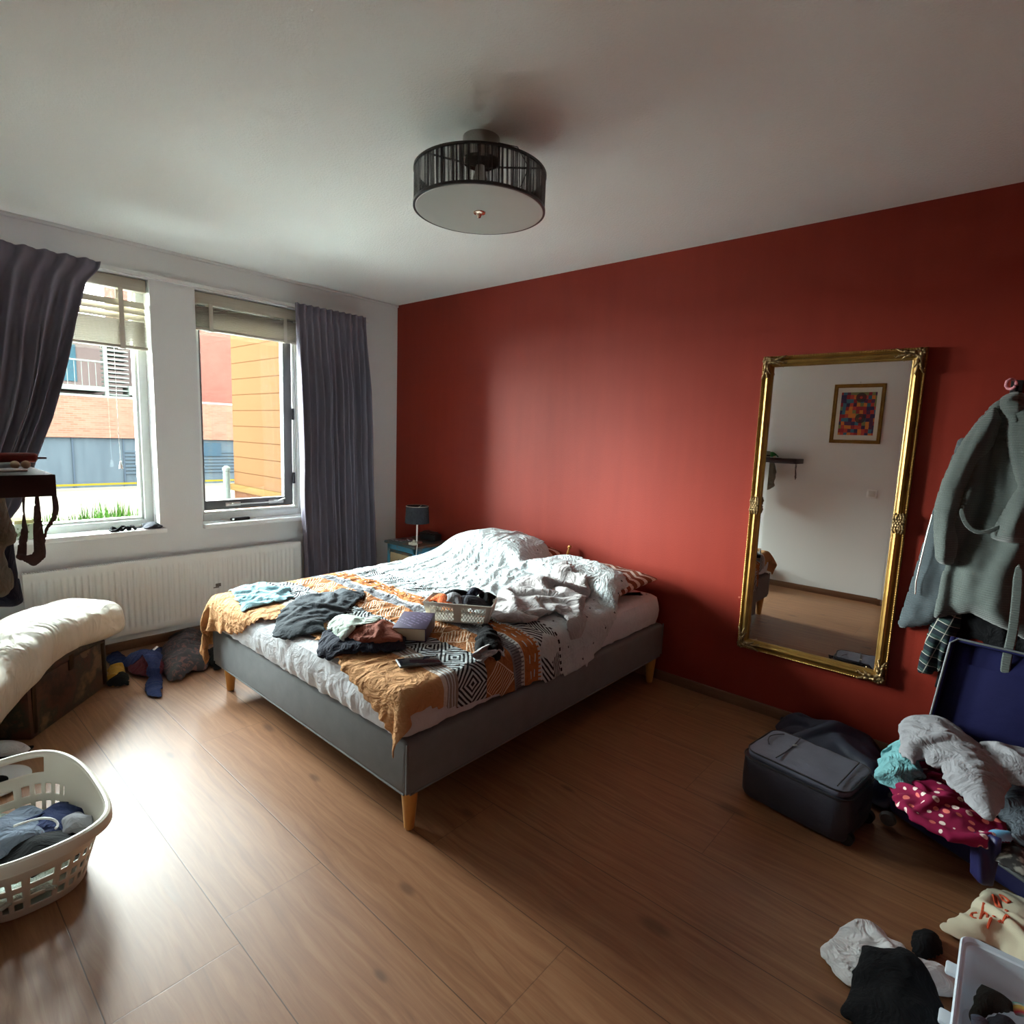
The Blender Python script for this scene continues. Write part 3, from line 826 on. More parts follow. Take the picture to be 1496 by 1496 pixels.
# --- duvet cover, a sheet wrapped over the mattress and then relaxed as cloth
def duvetfn():
    uv = S(S.nt.nodes.new('ShaderNodeTexCoord').outputs['UV']); u, v, _ = sep(uv)
    W = lin((188, 196, 199)); K = lin((34, 34, 38)); T = lin((190, 142, 98)); BR = lin((150, 96, 56)); G = lin((120, 120, 124))
    n = noise_(coords('Object'), 3, 3)
    v = v + (noise_(combine(u * 5.0, v * 5.0, 0.0), 1.5, 2) - 0.5) * 0.02
    tan = mixc(n * .4, T, lin((172, 122, 80)))
    c = tan
    def lay(c, m, col): return mixc(m, c, col)
    # white double lines, grey ground
    c = lay(c, (v > .205), lin((206, 196, 188)))
    c = lay(c, band(v, .225, .300), lin((140, 128, 120)))
    for a in (.232, .250, .264): c = lay(c, band(v, a, a + .006), W)
    # concentric diamonds
    m = band(v, .285, .435); pw = .15
    dd = absn(fmod(u, pw) / pw - 0.5) + absn((v - .360) / .15)
    ring = fmod(dd * 6.5, 1.0) < .5
    c = lay(c, m, W); c = lay(c, m * ring, K)
    # brown with white line lozenges
    m = band(v, .435, .590); c = lay(c, m, BR)
    d1 = absn(fmod(u, .16) / .16 - .5) + absn((v - .505) / .20)
    lines = fmod((u + v) * 55.0, 1.0) < .30
    edge = band(d1, .46, .50)
    c = lay(c, m * maxn(edge, (d1 < .44) * lines), lin((214, 190, 166)))
    # grey fringe
    m = band(v, .590, .665); c = lay(c, m, G)
    fr = fmod(u * 90.0, 1.0) < .5
    c = lay(c, m * fr * band(v, .60, .655), lin((86, 86, 92))); c = lay(c, band(v, .648, .668) * (fmod(u * 60.0, 1.0) < .6), W)
    # brown with dashes
    m = band(v, .668, .775); c = lay(c, m, lin((164, 100, 52)))
    dash = (fmod(u * 16.0, 1.0) < .5) * maxn(band(v, .700, .707), band(v, .738, .745))
    c = lay(c, dash, W); c = lay(c, band(v, .762, .782) * (fmod(u * 60.0, 1.0) < .6), W)
    # white with slanting black hatch
    m = band(v, .782, .930); c = lay(c, (v > .782), W)
    zz = absn(fmod(u, .22) / .22 - .5) * 1.0
    h = fmod((u * .55 + absn(v - .86) * 0.9 + v * .25) * 62.0, 1.0) < .48
    c = lay(c, m * h * ((zz + absn(v - .856) * 3.0) > .28) * (v < .915), K)
    c = lay(c, band(v, .917, .930) * (fmod(u * 34.0, 1.0) < .5), K)
    # plain white field with small crosses
    gu = fmod(u + floor_(v / .105) * .045, .13) - .065; gv = fmod(v, .105) - .05
    p = absn(gu + gv); q = absn(gu - gv)
    cross = ((p < .0028) + (q < .0028)) * ((maxn(p, q)) < .009) * (v > .97)
    c = lay(c, mth('MINIMUM', cross, 1.0), K)
    # the far foot side carries the pattern's rows of faint print
    wv = noise_(coords('Object'), 300, 2); oc_ = coords('Object')
    cr = creases(oc_, 7.5, 2.4) * .7 + creases(scalev(oc_, 1.0, 1.0, 1.0), 17, 1.6) * .45
    return {'Base Color': c, 'Normal': bump(wv, .18, .002, bump(cr, .75, .020))}
M_duvet = mat('printed_duvet_cotton', rough=.88, fn=duvetfn, spec=.15)

mx0, mx1, my0, my1 = 1.03, 2.735, -2.035, -.05
res = .0165
sx = np.arange(mx0 - .31, mx1 + .26, res); sy = np.arange(my0 - .27, my1 + .0, res)
PX, PY = np.meshgrid(sx, sy, indexing='ij')
def lerp_pts(x, pts):
    return np.interp(x, [p[0] for p in pts], [p[1] for p in pts])
# foot hem (how far toward the foot the cloth reaches at each x) and side hems
foot = lerp_pts(PX, [(.6, -2.20), (.98, -2.19), (1.15, -2.17), (1.45, -2.12), (1.60, -2.03), (1.75, -1.97), (2.0, -1.955), (2.2, -1.985), (2.36, -2.05), (2.50, -2.08), (2.62, -2.12), (2.72, -2.165), (2.80, -2.18), (3.2, -2.19)])
right = lerp_pts(PY, [(-2.3, mx1 + .07), (-2.16, mx1 + .065), (-2.05, mx1 + .075), (-1.95, mx1 + .05), (-1.80, mx1 + .105), (-1.6, mx1 + .125), (-1.3, mx1 + .145), (-1.1, mx1 + .17), (-.9, mx1 + .18), (-.75, mx1 + .15), (-.66, mx1 + .06), (-.58, mx1 + .0), (-.4, mx1 - .04), (-.25, mx1 - .10), (0, mx1 - .16)])
left = lerp_pts(PY, [(-2.3, mx0 - .27), (-1.9, mx0 - .27), (-1.2, mx0 - .24), (0, mx0 - .25)])
headl = lerp_pts(PX, [(.7, -.16), (1.2, -.14), (1.45, -.17), (1.75, -.17), (1.95, -.20), (2.3, -.26), (2.6, -.34), (2.75, -.4)])
jag = np.array([[fbm(x * 6, y * 6, 2) * .012 for y in sy] for x in sx])
ins = (PY > foot + jag) & (PX < right + jag) & (PX > left) & (PY < headl)
pg = Ground(mx0 - .02, mx1 + .02, -.9, 0.0, [pil_a, pil_b], mz1, .02)
def top_h(x, y):
    h = np.full(x.shape, mz1)
    m = y > -.9
    h[m] = pg.at(x[m], y[m])
    return h
# loose bedding bunched under the cover
def under(x, y):
    return .028 * np.clip((y + 1.75) / .4, 0, 1) * np.clip((x - mx0) / .15, 0, 1) * np.clip((mx1 - x) / .12, 0, 1) + .075 * np.exp(-((x - 1.55) / .42) ** 2 - ((y + .50) / .26) ** 2) + .05 * np.exp(-((x - 2.1) / .30) ** 2 - ((y + .62) / .16) ** 2)
rc = .03
def wrap(PX, PY):
    dx = np.where(PX > mx1, PX - mx1, np.where(PX < mx0, PX - mx0, 0.0)); dy = np.where(PY < my0, PY - my0, 0.0)
    d = np.hypot(dx, dy); dd = np.where(d < 1e-9, 1, d)
    nx, ny = dx / dd, dy / dd
    cx = np.clip(PX, mx0, mx1); cy = np.maximum(PY, my0)
    out = np.minimum(d, rc) * .5 + .004 + .03 * np.clip(d - .1, 0, 1)
    z = top_h(cx, cy) + under(cx, cy) + .006 - np.maximum(d - rc * .4, 0)
    return np.stack([cx + nx * out, cy + ny * out, z], 2)
P = wrap(PX, PY)
nz = np.array([[fbm(x * 7, y * 7, 1.3) for y in sy] for x in sx])
nz2 = np.array([[fbm(x * 2.5, y * 2.5, 4.3, 2) for y in sy] for x in sx])
P[..., 2] += (PX > mx0) * (PX < mx1) * (PY > my0) * (.012 + .012 * nz)
rs = np.random.RandomState(2); P += (rs.rand(*P.shape) - .5) * .004
# more spare cloth on the bed's upper two thirds than along the foot
k = 1.055 + .035 * np.clip(nz2, -1, 1)
Rst = np.stack([PX * 1.075 + .02 * nz2, PY * 1.08 + .02 * nz2, 0 * PX], 2)
hemlow = .012
def coll(X, prev):
    x, y, z = X[:, 0], X[:, 1], X[:, 2]
    inx = (x > mx0 - .006) & (x < mx1 + .006); iny = (y > my0 - .006)
    cxx = np.clip(x, mx0, mx1); cyy = np.clip(y, my0, 0)
    # rounded upper edge of the mattress
    ed = np.minimum(np.minimum(x - mx0, mx1 - x), y - my0)
    rnd_ = .03 - np.sqrt(np.clip(.03 ** 2 - (.03 - np.clip(ed, 0, .03)) ** 2, 0, 1))
    h = top_h(cxx, cyy) + under(cxx, cyy) + .006 - rnd_
    inside = inx & iny & (z < h)
    depth_top = h - z
    dxr = mx1 + .008 - x; dxl = x - (mx0 - .008); dyf = y - (my0 - .008)
    side = np.minimum(np.minimum(dxr, dxl), dyf)
    up = inside & (depth_top <= side + .004)
    X[up, 2] = h[up]; X[up, :2] = X[up, :2] * .5 + prev[up, :2] * .5
    sd = inside & ~up
    a = sd & (dxr <= dxl) & (dxr <= dyf); X[a, 0] = mx1 + .008
    a = sd & (dxl < dxr) & (dxl <= dyf); X[a, 0] = mx0 - .008
    a = sd & (dyf < dxr) & (dyf < dxl); X[a, 1] = my0 - .008
    X[:, 1] = np.minimum(X[:, 1], -.03)
    # stay outside the upholstered box too
    low = (X[:, 2] < .39) & (X[:, 0] > BX0 - .01) & (X[:, 0] < BX1 + .012) & (X[:, 1] > BY0 - .012)
    a = low & (BX1 + .012 - X[:, 0] < .06); X[a, 0] = BX1 + .012
    a = low & (X[:, 1] - BY0 + .012 < .06); X[a, 1] = BY0 - .012
    a = low & (X[:, 0] - BX0 + .01 < .06); X[a, 0] = BX0 - .01
    return X
X = pbd(P, Rst, ins, np.zeros(ins.shape, bool), coll, 45, 5, .0008, .04, .85)
UV = np.stack([PX, PY - (my0 - .005)], 2)
duv = uvmesh('duvet', X, ins, UV, M_duvet, None, .006, 1)
single(duv, 'rumpled white and tan duvet with black and brown geometric bands spread over the bed', 'duvet')
# ================================================================== WINDOW WALL: curtains, blinds, radiator
def curtfn():
    c = coords('Object')
    n = noise_(c, 300, 2); b2 = noise_(c, 4, 3)
    return {'Base Color': mixc(b2, lin((128, 122, 134)), lin((114, 109, 121))), 'Normal': bump(n, .15, .002)}
M_curt = mat('grey_curtain_cloth', rough=.9, fn=curtfn, spec=.15)
b = MB(); b.box(.002, .03, -2.9, -.30, 2.402, 2.424, .004)
b.box(.006, .034, -2.9, -.30, 2.400, 2.406, .001)
rail = b.build('curtain_rail', mat('white_rail', (.76, .76, .73), .4)); single(rail, 'long white curtain rail running above both windows', 'rail')

def curtain(name, label, topy, boty, ztop, zbot, npl, x0, edge=None, seed=0, amp=.035, zs=90):
    """pleated curtain; topy/boty give the two ends at the header and as a function of height"""
    nu = npl * 14; nz = zs
    P = np.zeros((nu, nz, 3)); rnd = random.Random(seed)
    ph = [rnd.uniform(-.35, .35) for _ in range(npl + 2)]; am = [rnd.uniform(.6, 1.25) for _ in range(npl + 2)]
    for j in range(nz):
        t = j / (nz - 1); z = ztop + (zbot - ztop) * t
        a, c = boty(z)
        for i in range(nu):
            s = i / (nu - 1); k = s * npl
            hd = max(0, 1 - (ztop - z) / .085)                 # stiff header band
            drop = min(1, max(0, (ztop - z - .085) / .5))
            kk = int(min(k, npl - 1)); w = am[kk]
            pinch = math.exp(-((ztop - .085 - z) / .02) ** 2)
            f = math.sin(2 * PI * (k + ph[kk] * drop * .5))
            fold = f * (amp * .55 + amp * .75 * drop * w) * (1 - .55 * pinch)
            fold += .014 * drop * fbm(s * 9, z * 1.1, seed, 3)
            y = a + (c - a) * s + .010 * drop * math.cos(2 * PI * k) + .012 * drop * fbm(s * 4, z * 1.5, seed + 4, 2)
            P[i, j] = (x0 + fold + .01 * hd * math.sin(2 * PI * k * 2), y, z)
    ins = np.ones((nu, nz), bool)
    t = thing(name, (x0, (P[0, 0, 1] + P[-1, 0, 1]) / 2, zbot), label, 'curtain', 'grey pleated curtains')
    uvmesh('curtain_panel', P, ins, None, M_curt, t, .0035, 0, 0.0)
    b = MB()                                                     # curtain hooks on the rail
    for q in range(npl):
        y = P[int((q + .5) / npl * (nu - 1)), 0, 1]
        b.tube([(.032, y, 2.404), (.045, y, 2.398), (x0 - .02, y, ztop - .03)], .0025, 6)
    h = b.build('curtain_hooks', mat('white_plastic', (.8, .8, .78), .4), t); h['kind'] = 'stuff'
    return t
def rb(z): # right curtain ends by height
    k = (2.41 - z) / 2.05
    return (-1.030 + .045 * k, -.415 + .075 * k)
curtain('curtain', 'grey pleated curtain hanging straight beside the right window near the corner', None, rb, 2.415, .03, 11, .125, seed=3, amp=.034)
LE = [(2.41, -2.235), (2.37, -2.245), (2.29, -2.310), (2.05, -2.378), (1.735, -2.451), (1.50, -2.517), (1.27, -2.606), (1.0, -2.695), (.89, -2.77), (.75, -2.83)]
def lb(z):
    e = np.interp(-z, [-p[0] for p in LE], [p[1] for p in LE])
    l = np.interp(-z, [-2.42, -2.0, -1.27, -.75], [-3.05, -3.08, -3.12, -3.13])
    return (l, e)
curtain('curtain', 'grey pleated curtain drawn aside at the left window next to the black shelf', None, lb, 2.415, .75, 9, .13, seed=8, amp=.040)

M_blind = mat('beige_blind_slat', rough=.55, fn=lambda: {'Base Color': mixc(noise_(scalev(coords('Object'), 30, 2, 30), 3, 3), lin((186, 178, 160)), lin((164, 156, 138)))})
M_tape = mat('blind_ladder_tape', lin((188, 180, 164)), .8)
def blind(label, y0, y1, zt, zb, spread, n_stack):
    t = thing('venetian_blind', (-.05, (y0 + y1) / 2, zb), label, 'blind', 'venetian blinds in the windows')
    MB().box(-.085, -.025, y0, y1, zt - .075, zt, .004).build('headrail', M_blind, t)
    MB().box(-.082, -.030, y0, y1, zb, zb + .018, .004).build('bottom_rail', M_blind, t)
    zz = []
    z = zb + .024
    for k in range(n_stack): zz.append((z, .02)); z += .0078
    z += .012
    top = zt - .085
    if spread:
        m = int((top - z) / spread)
        for k in range(m): zz.append((z + .006 + k * spread, 1.0))
    for z, tilt in zz:
        M = Matrix.Translation((-.055, 0, z)) @ Matrix.Rotation(tilt, 4, 'Y')
        q = MB(); q.box(-.025, .025, y0 + .006, y1 - .006, -.0013, .0013, M=M); q.build('slat', M_blind, t, smooth=False)
    tb = []
    for y in (y0 + .16, y0 + (y1 - y0) * .5, y1 - .14) if y1 - y0 > .9 else (y0 + .10, y1 - .17):
        q = MB(); q.box(-.0265, -.0245, y - .013, y + .013, zb - .004, zt - .07).box(-.086, -.084, y - .013, y + .013, zb - .004, zt - .07)
        q.box(-.086, -.0245, y - .013, y + .013, zb - .005, zb - .003)
        q.build('ladder_tape', M_tape, t, smooth=False)
    return t
bl1 = blind('beige venetian blind half open in the left window with loose upper slats', W1[0] + .01, W1[1] - .012, 2.388, 1.955, .040, 20)
b = MB().tube([(-.075, -2.14, 2.32), (-.075, -2.14, 1.4), (-.072, -2.138, 1.225)], .0016, 6).lathe([(0, .03), (.004, .028), (.011, -.01), (.012, -.02), (0, -.022)], (-.072, -2.138, 1.21), 14)
b.build('pull_cord', mat('white_plastic', (.8, .8, .78), .4), bl1)
blind('beige venetian blind fully raised in the right window', W2[0] + .01, W2[1] - .012, 2.388, 2.140, 0, 18)

# radiator: pressed steel panel with vertical ribs
M_rad = mat('white_radiator_enamel', (.77, .77, .73), .38, fn=lambda: {'Normal': bump(noise_(coords('Position'), 50, 2), .04, .002)})
ry0, ry1, rz0, rz1 = -2.69, -1.0, .125, .605
rad = thing('radiator', (.06, (ry0 + ry1) / 2, rz0), 'long white ribbed panel radiator below both windows', 'radiator')
pitch = .0335; nr = int((ry1 - ry0 - .06) / pitch)
ys = []; off = []
prof = [(0, 0), (.18, 0), (.26, .6), (.34, 1), (.66, 1), (.74, .6), (.82, 0)]
ys.append(ry0); off.append(0)
for k in range(nr):
    for f, h in prof: ys.append(ry0 + .03 + (k + f) * pitch); off.append(h)
ys.append(ry1); off.append(0)
zs = [rz0, rz0 + .012, rz0 + .040, rz0 + .048, rz0 + .062, rz1 - .062, rz1 - .050, rz1 - .040, rz1 - .008, rz1]
zf = [0, 0, 0, .35, 1, 1, .35, 0, 0, 0]
P = np.zeros((len(ys), len(zs), 3))
for i, y in enumerate(ys):
    for j, z in enumerate(zs): P[i, j] = (.106 - (.006 if j in (0, 9) else 0) + .007 * off[i] * zf[j], y, z)
b = MB(); b.grid(P); b.box(.094, .102, ry0, ry1, rz0, rz1, .002)
b.build('front_panel', M_rad, rad, angle=.9)
MB().box(.045, .055, ry0 + .01, ry1 - .01, rz0 + .005, rz1 - .005, .002).build('back_panel', M_rad, rad)
b = MB(); b.box(.048, .104, ry0, ry0 + .003, rz0, rz1 - .004).box(.048, .104, ry1 - .003, ry1, rz0, rz1 - .004)
b.build_split('side_cover', M_rad, rad, smooth=False)
b = MB()
for k in range(int((ry1 - ry0) / .012)): b.box(.05, .1, ry0 + .004 + k * .012, ry0 + .009 + k * .012, rz1 - .004, rz1)
g = b.build('top_grille', M_rad, rad, smooth=False); g['kind'] = 'stuff'
b = MB().tube([(.06, ry1 - .05, rz0 + .03), (.06, ry1 - .05, .06), (.06, ry1 - .05, .0)], .0085, 12).tube([(.06, ry1 - .1, rz0 + .03), (.06, ry1 - .1, .0)], .0085, 12)
b.build('pipe', M_rad, rad)
b = MB(); b.box(.112, .1145, -1.665, -1.628, .345, .352, M=None).box(.112, .1145, -1.650, -1.615, .353, .376)
single(b.build('torn_sticker', mat('sticker_grey', lin((104, 98, 92)), .7), rad, smooth=False), None, None)

# ================================================================== NIGHTSTAND CORNER
def distressed(c1, c2, sc=9, thr=.5):
    def fn():
        c = coords('Object'); n = noise_(c, sc, 5, .65)
        return {'Base Color': mixc(sstep(n, thr - .06, thr + .06), c1, c2), 'Normal': bump(n, .3, .003)}
    return fn
N_blue = mat('worn_turquoise_paint', rough=.6, fn=distressed(lin((62, 128, 156)), lin((110, 92, 70)), 11, .62))
N_top = mat('worn_dark_teal_wood', rough=.5, fn=distressed(lin((60, 74, 74)), lin((104, 72, 48)), 8, .55))
N_tan = mat('worn_tan_paint', rough=.6, fn=distressed(lin((176, 150, 112)), lin((120, 92, 66)), 10, .6))
nx0, nx1, ny0, ny1, nzt = .42, .82, -.435, -.05, .60
ns = thing('nightstand', ((nx0 + nx1) / 2, (ny0 + ny1) / 2, 0), 'distressed turquoise and tan wooden nightstand in the corner beside bed', 'nightstand')
MB().box(nx0, nx1, ny0, ny1, nzt - .022, nzt, .006).build('table_top', N_top, ns)
b = MB()
for x in (nx0 + .02, nx1 - .055):
    for y in (ny0 + .02, ny1 - .055): b.box(x, x + .035, y, y + .035, 0, nzt - .022, .003)
b.box(nx0 + .02, nx1 - .02, ny0 + .02, ny0 + .032, nzt - .065, nzt - .022, .002).box(nx1 - .032, nx1 - .02, ny0 + .02, ny1 - .02, nzt - .065, nzt - .022, .002)
b.box(nx0 + .02, nx1 - .02, ny0 + .02, ny0 + .05, .06, .1, .002).box(nx1 - .05, nx1 - .02, ny0 + .02, ny1 - .02, .06, .1, .002)
b.build('frame', N_blue, ns)
MB().box(nx1 - .034, nx1 - .026, ny0 + .05, ny1 - .05, .1, nzt - .065, .001).build('side_panel', N_tan, ns)
MB().box(nx0 + .02, nx0 + .03, ny0 + .05, ny1 - .05, .1, nzt - .065, .001).build('side_panel', N_tan, ns)
for z0, z1 in ((.385, .53), (.23, .375), (.10, .22)):
    d = MB().box(nx0 + .058, nx1 - .058, ny0 + .018, ny1 - .07, z0, z1, .003).build('drawer', N_top, ns)
    MB().box(nx0 + .075, nx1 - .075, ny0 + .010, ny0 + .020, z0 + .018, z1 - .018, .004).build('drawer_front', N_tan, d)
    MB().lathe([(0, -.016), (.010, -.014), (.013, -.006), (.006, 0), (.006, .012)], (0, 0, 0), 16).build('knob', mat('dark_iron', (.03, .03, .03), .4, .8), d).matrix_parent_inverse = Matrix()
    k = [c for c in d.children if c.name.startswith('knob')][0]
    k.location = (0, -.175, (z1 - z0) / 2); k.rotation_euler = (-PI / 2, 0, 0)
# table lamp
lp = thing('table_lamp', (.68, -.30, nzt), 'small bedside lamp with dark grey drum shade on steel stem', 'lamp')
M_steel = mat('brushed_steel', (.62, .62, .6), .3, 1.0)
MB().lathe([(0, 0), (.045, 0), (.047, .004), (.044, .010), (.015, .014), (.008, .022), (0, .022)], (.68, -.30, nzt), 36).build('lamp_base', M_steel, lp)
MB().lathe([(0, .02), (.0065, .02), (.0065, .29), (0, .29)], (.68, -.30, nzt), 16).build('stem', mat('pale_steel', (.75, .74, .7), .3, .7), lp)
C_shade = fabric('charcoal_lampshade', lin((58, 60, 66)), lin((50, 52, 58)), scale=500)
sh = MB().lathe([(.098, .165), (.090, .302), (.0885, .302), (.0965, .165)], (.68, -.30, nzt), 48).build('lamp_shade', C_shade, lp)
MB().lathe([(.0890, .3005), (.0915, .3005), (.0915, .304), (.0890, .304)], (.68, -.30, nzt), 48).build('shade_rim', mat('cream_trim', lin((196, 186, 168)), .6), sh)
b = MB()
for a in (0, 2.09, 4.19): b.cyl((.68, -.30, nzt + .285), (.68 + .089 * math.cos(a), -.30 + .089 * math.sin(a), nzt + .297), .0018, n=6)
b.build('shade_ring', M_steel, lp)
b = MB().lathe([(0, .20), (.012, .20), (.015, .225), (.024, .245), (.024, .262), (.014, .278), (0, .283)], (.68, -.30, nzt), 20)
b.build('bulb', mat('frosted_bulb', (.85, .84, .8), .3), lp)
# things on the nightstand
b = MB().box(.53, .73, -.155, -.075, nzt, nzt + .055, .008).box(.56, .70, -.145, -.085, nzt + .055, nzt + .068, .006)
single(b.build('clock_radio', mat('black_plastic', (.018, .018, .02), .35)), 'black clock radio behind the small bedside lamp', 'radio')
def box_obj(name, c, s, rz, m, label, cat, bev=.003, parent=None, group=None, tilt=0):
    M = Matrix.Translation(c) @ Matrix.Rotation(rz, 4, 'Z') @ Matrix.Rotation(tilt, 4, 'X')
    o = MB().box(-s[0] / 2, s[0] / 2, -s[1] / 2, s[1] / 2, 0, s[2], bev, M=M).build(name, m, parent)
    return tag(o, label, cat, group)
mag = mat('purple_print_paper', rough=.5, fn=lambda: {'Base Color': ramp(noise_(coords('Object'), 38, 3), [(.35, lin((70, 58, 76))), (.5, lin((176, 170, 178))), (.62, lin((96, 70, 90)))])})
box_obj('leaflet', (.50, -.345, nzt), (.12, .07, .004), .2, mag, 'purple printed leaflet on the nightstand left of the lamp', 'leaflet', .001)
box_obj('card_pack', (.56, -.27, nzt), (.075, .05, .014), -.4, mag, 'small purple pack of cards between leaflet and lamp', 'pack')
b = MB().tube([(.50, -.30, nzt + .012), (.47, -.32, nzt + .012), (.455, -.36, nzt + .010), (.475, -.38, nzt + .010)], .004, 8)
# white plug adapter with cable
b = MB().lathe([(0, 0), (.024, 0), (.027, .006), (.025, .022), (.018, .026), (0, .026)], (.735, -.375, nzt), 24).box(.700, .728, -.405, -.375, nzt, nzt + .02, .005)
b.lathe([(0, .026), (.010, .026), (.010, .040), (0, .042)], (.735, -.375, nzt), 12)
ad = b.build('plug_adapter', mat('cream_plastic', lin((222, 216, 196)), .4)); 
t = thing('socket_adapter', (.735, -.375, nzt), 'cream plug adapter with a white cable at the front of the nightstand', 'adapter')
ad.parent = t; ad.matrix_parent_inverse = WORLD[t.name].inverted()
b = MB().tube([(.76, -.375, nzt + .014), (.785, -.385, nzt + .028), (.815, -.405, nzt + .022), (.829, -.420, nzt - .004), (.835, -.43, nzt - .05), (.838, -.43, nzt - .14), (.845, -.40, .30), (.84, -.38, .02)], .0028, 8)
b.build('cable', mat('white_cable', (.8, .8, .77), .4), t)

# ================================================================== WINDOW SILLS
zt = .794
def flatstrap(name, path, w, th, material, label=None, cat=None, parent=None, up=(0, 0, 1)):
    """a ribbon following a path, its flat side facing up"""
    b = MB(); path = [Vector(p) for p in path]; n = len(path); up = Vector(up)
    rings = []
    for i, p in enumerate(path):
        t = (path[min(i + 1, n - 1)] - path[max(i - 1, 0)]).normalized(); s = t.cross(up)
        if s.length < 1e-3: s = Vector((1, 0, 0))
        s.normalize(); nn = s.cross(t)
        rings.append([b.bm.verts.new(p + s * (a * w / 2) + nn * (c * th / 2)) for a, c in ((-1, -1), (1, -1), (1, 1), (-1, 1))])
    for A, B in zip(rings, rings[1:]):
        for k in range(4): b.bm.faces.new([A[k], A[(k + 1) % 4], B[(k + 1) % 4], B[k]])
    b.bm.faces.new(rings[0]); b.bm.faces.new(rings[-1])
    o = b.build(name, material, parent); mod_sub(o, 1)
    return tag(o, label, cat)
b = MB()
for k, (y, x, r) in enumerate(((-2.20, .005, .022), (-2.15, -.01, .026), (-2.115, .0, .020))):
    P = [(x + r * .9 * math.cos(a), y + r * 1.1 * math.sin(a), zt + .012 + .012 * math.sin(a * 2 + k)) for a in [2 * PI * i / 16 for i in range(16)]]
    b.tube(P, .009 - .001 * k, 8, closed=True)
b.box(-.03, .03, -2.235, -2.19, zt, zt + .014, .004).tube([(-.0, -2.1, zt + .01), (-.02, -2.07, zt + .008), (-.03, -2.03, zt + .012)], .005, 8)
single(b.build('coiled_headband', C_black), 'tangled black and grey strap lying on the left window sill', 'strap')
g = Ground(-.12, .12, -2.12, -1.88, [], zt, .02)
garment('rolled_sock', [(-.08, -2.02), (-.01, -2.035), (.03, -2.02), (.035, -1.965), (-.02, -1.945), (-.075, -1.955)], g, C_dgrey, 1.5, .005, .01, .05, 5, 30, lump=.04)
tag(bpy.data.objects['rolled_sock'], 'bundled dark grey sock at the window jamb end of the left sill', 'sock')
box_obj('paper_slip', (-.02, -2.34, zt), (.03, .10, .002), .3, mat('white_paper', (.8, .8, .8), .7), 'small white paper slip on the left window sill', 'paper', .0005, tilt=.12)
def cartonfn():
    c = coords('Object'); x, y, z = sep(c)
    return {'Base Color': mixc((noise_(c, 45, 2) > .56), lin((176, 190, 170)), lin((110, 128, 96)))}
t = thing('tea_carton', (-.01, -2.655, zt), 'pale green open carton on the left window sill behind the hanging straps', 'box')
MB().box(-.05, .03, -2.70, -2.61, zt, zt + .095, .002).build('carton', mat('green_carton', rough=.6, fn=cartonfn), t)
b = MB(); b._new([(-.05, -2.70, zt + .095), (-.05, -2.61, zt + .095), (-.085, -2.61, zt + .118), (-.085, -2.70, zt + .118)], [(0, 1, 2, 3)]); b._new([(.03, -2.70, zt + .095), (.03, -2.61, zt + .095), (.055, -2.61, zt + .118), (.055, -2.70, zt + .118)], [(0, 1, 2, 3)])
for f in b.build_split('flap', mat('carton_inside', lin((196, 188, 130)), .7), t, smooth=False): mod_solid(f, .001)
t = thing('penknife', (-.03, -1.38, zt), 'black folded penknife lying on the right window sill', 'knife')
MB().box(-.048, -.020, -1.475, -1.335, zt, zt + .022, .008, 3).build('handle', mat('black_plastic', (.018, .018, .02), .35), t)
MB().box(-.036, -.030, -1.335, -1.29, zt + .006, zt + .014, .001).build('blade_tip', M_steel, t)
MB().cyl((-.034, -1.462, zt + .012), (-.016, -1.462, zt + .012), .008, n=16).build('rivet', M_steel, t)

# ================================================================== CHEST WITH DUVET, left
A = Vector((.53, -2.41, 0)); U = Vector((.7348, -.6783, 0)); Nn = Vector((.6783, .7348, 0))
def L(s, d, z): return A + U * s + Nn * d + Vector((0, 0, z))
def chestfn():
    c = coords('Object')
    n = noise_(c, 6, 5, .6); v = voronoi(c, 7, out='Color'); g = noise_(c, 30, 4)
    base = ramp(n, [(.35, lin((40, 24, 20))), (.48, lin((84, 48, 34))), (.58, lin((48, 50, 38))), (.70, lin((128, 98, 70)))])
    spot = (voronoi(c, 5.0) < .2) * (n > .42)
    return {'Base Color': mixc(spot * .8, base, lin((122, 100, 76))), 'Normal': bump(g, .3, .003)}
M_chest = mat('painted_dark_chest', rough=.45, fn=chestfn)
ch = thing('wooden_chest', tuple(L(.3, -.2, 0)), 'dark brown painted wooden chest under a white duvet below the left window', 'chest')
MC = Matrix((( U.x, Nn.x, 0, A.x), (U.y, Nn.y, 0, A.y), (0, 0, 1, 0), (0, 0, 0, 1)))
MB().box(0, .60, -.36, 0, 0, .27, .006, M=MC).build('chest_body', M_chest, ch)
MB().box(-.008, .608, -.368, .008, .272, .345, .012, 3, M=MC).build('chest_lid', M_chest, ch)
b = MB(); b.box(.02, .045, -.002, .006, .02, .26, .002, M=MC).box(.555, .58, -.002, .006, .02, .26, .002, M=MC)
b.box(.28, .32, .0, .010, .22, .30, .003, M=MC)
b.build_split('strap_fitting', mat('dark_brass', lin((70, 52, 32)), .4, .7), ch)
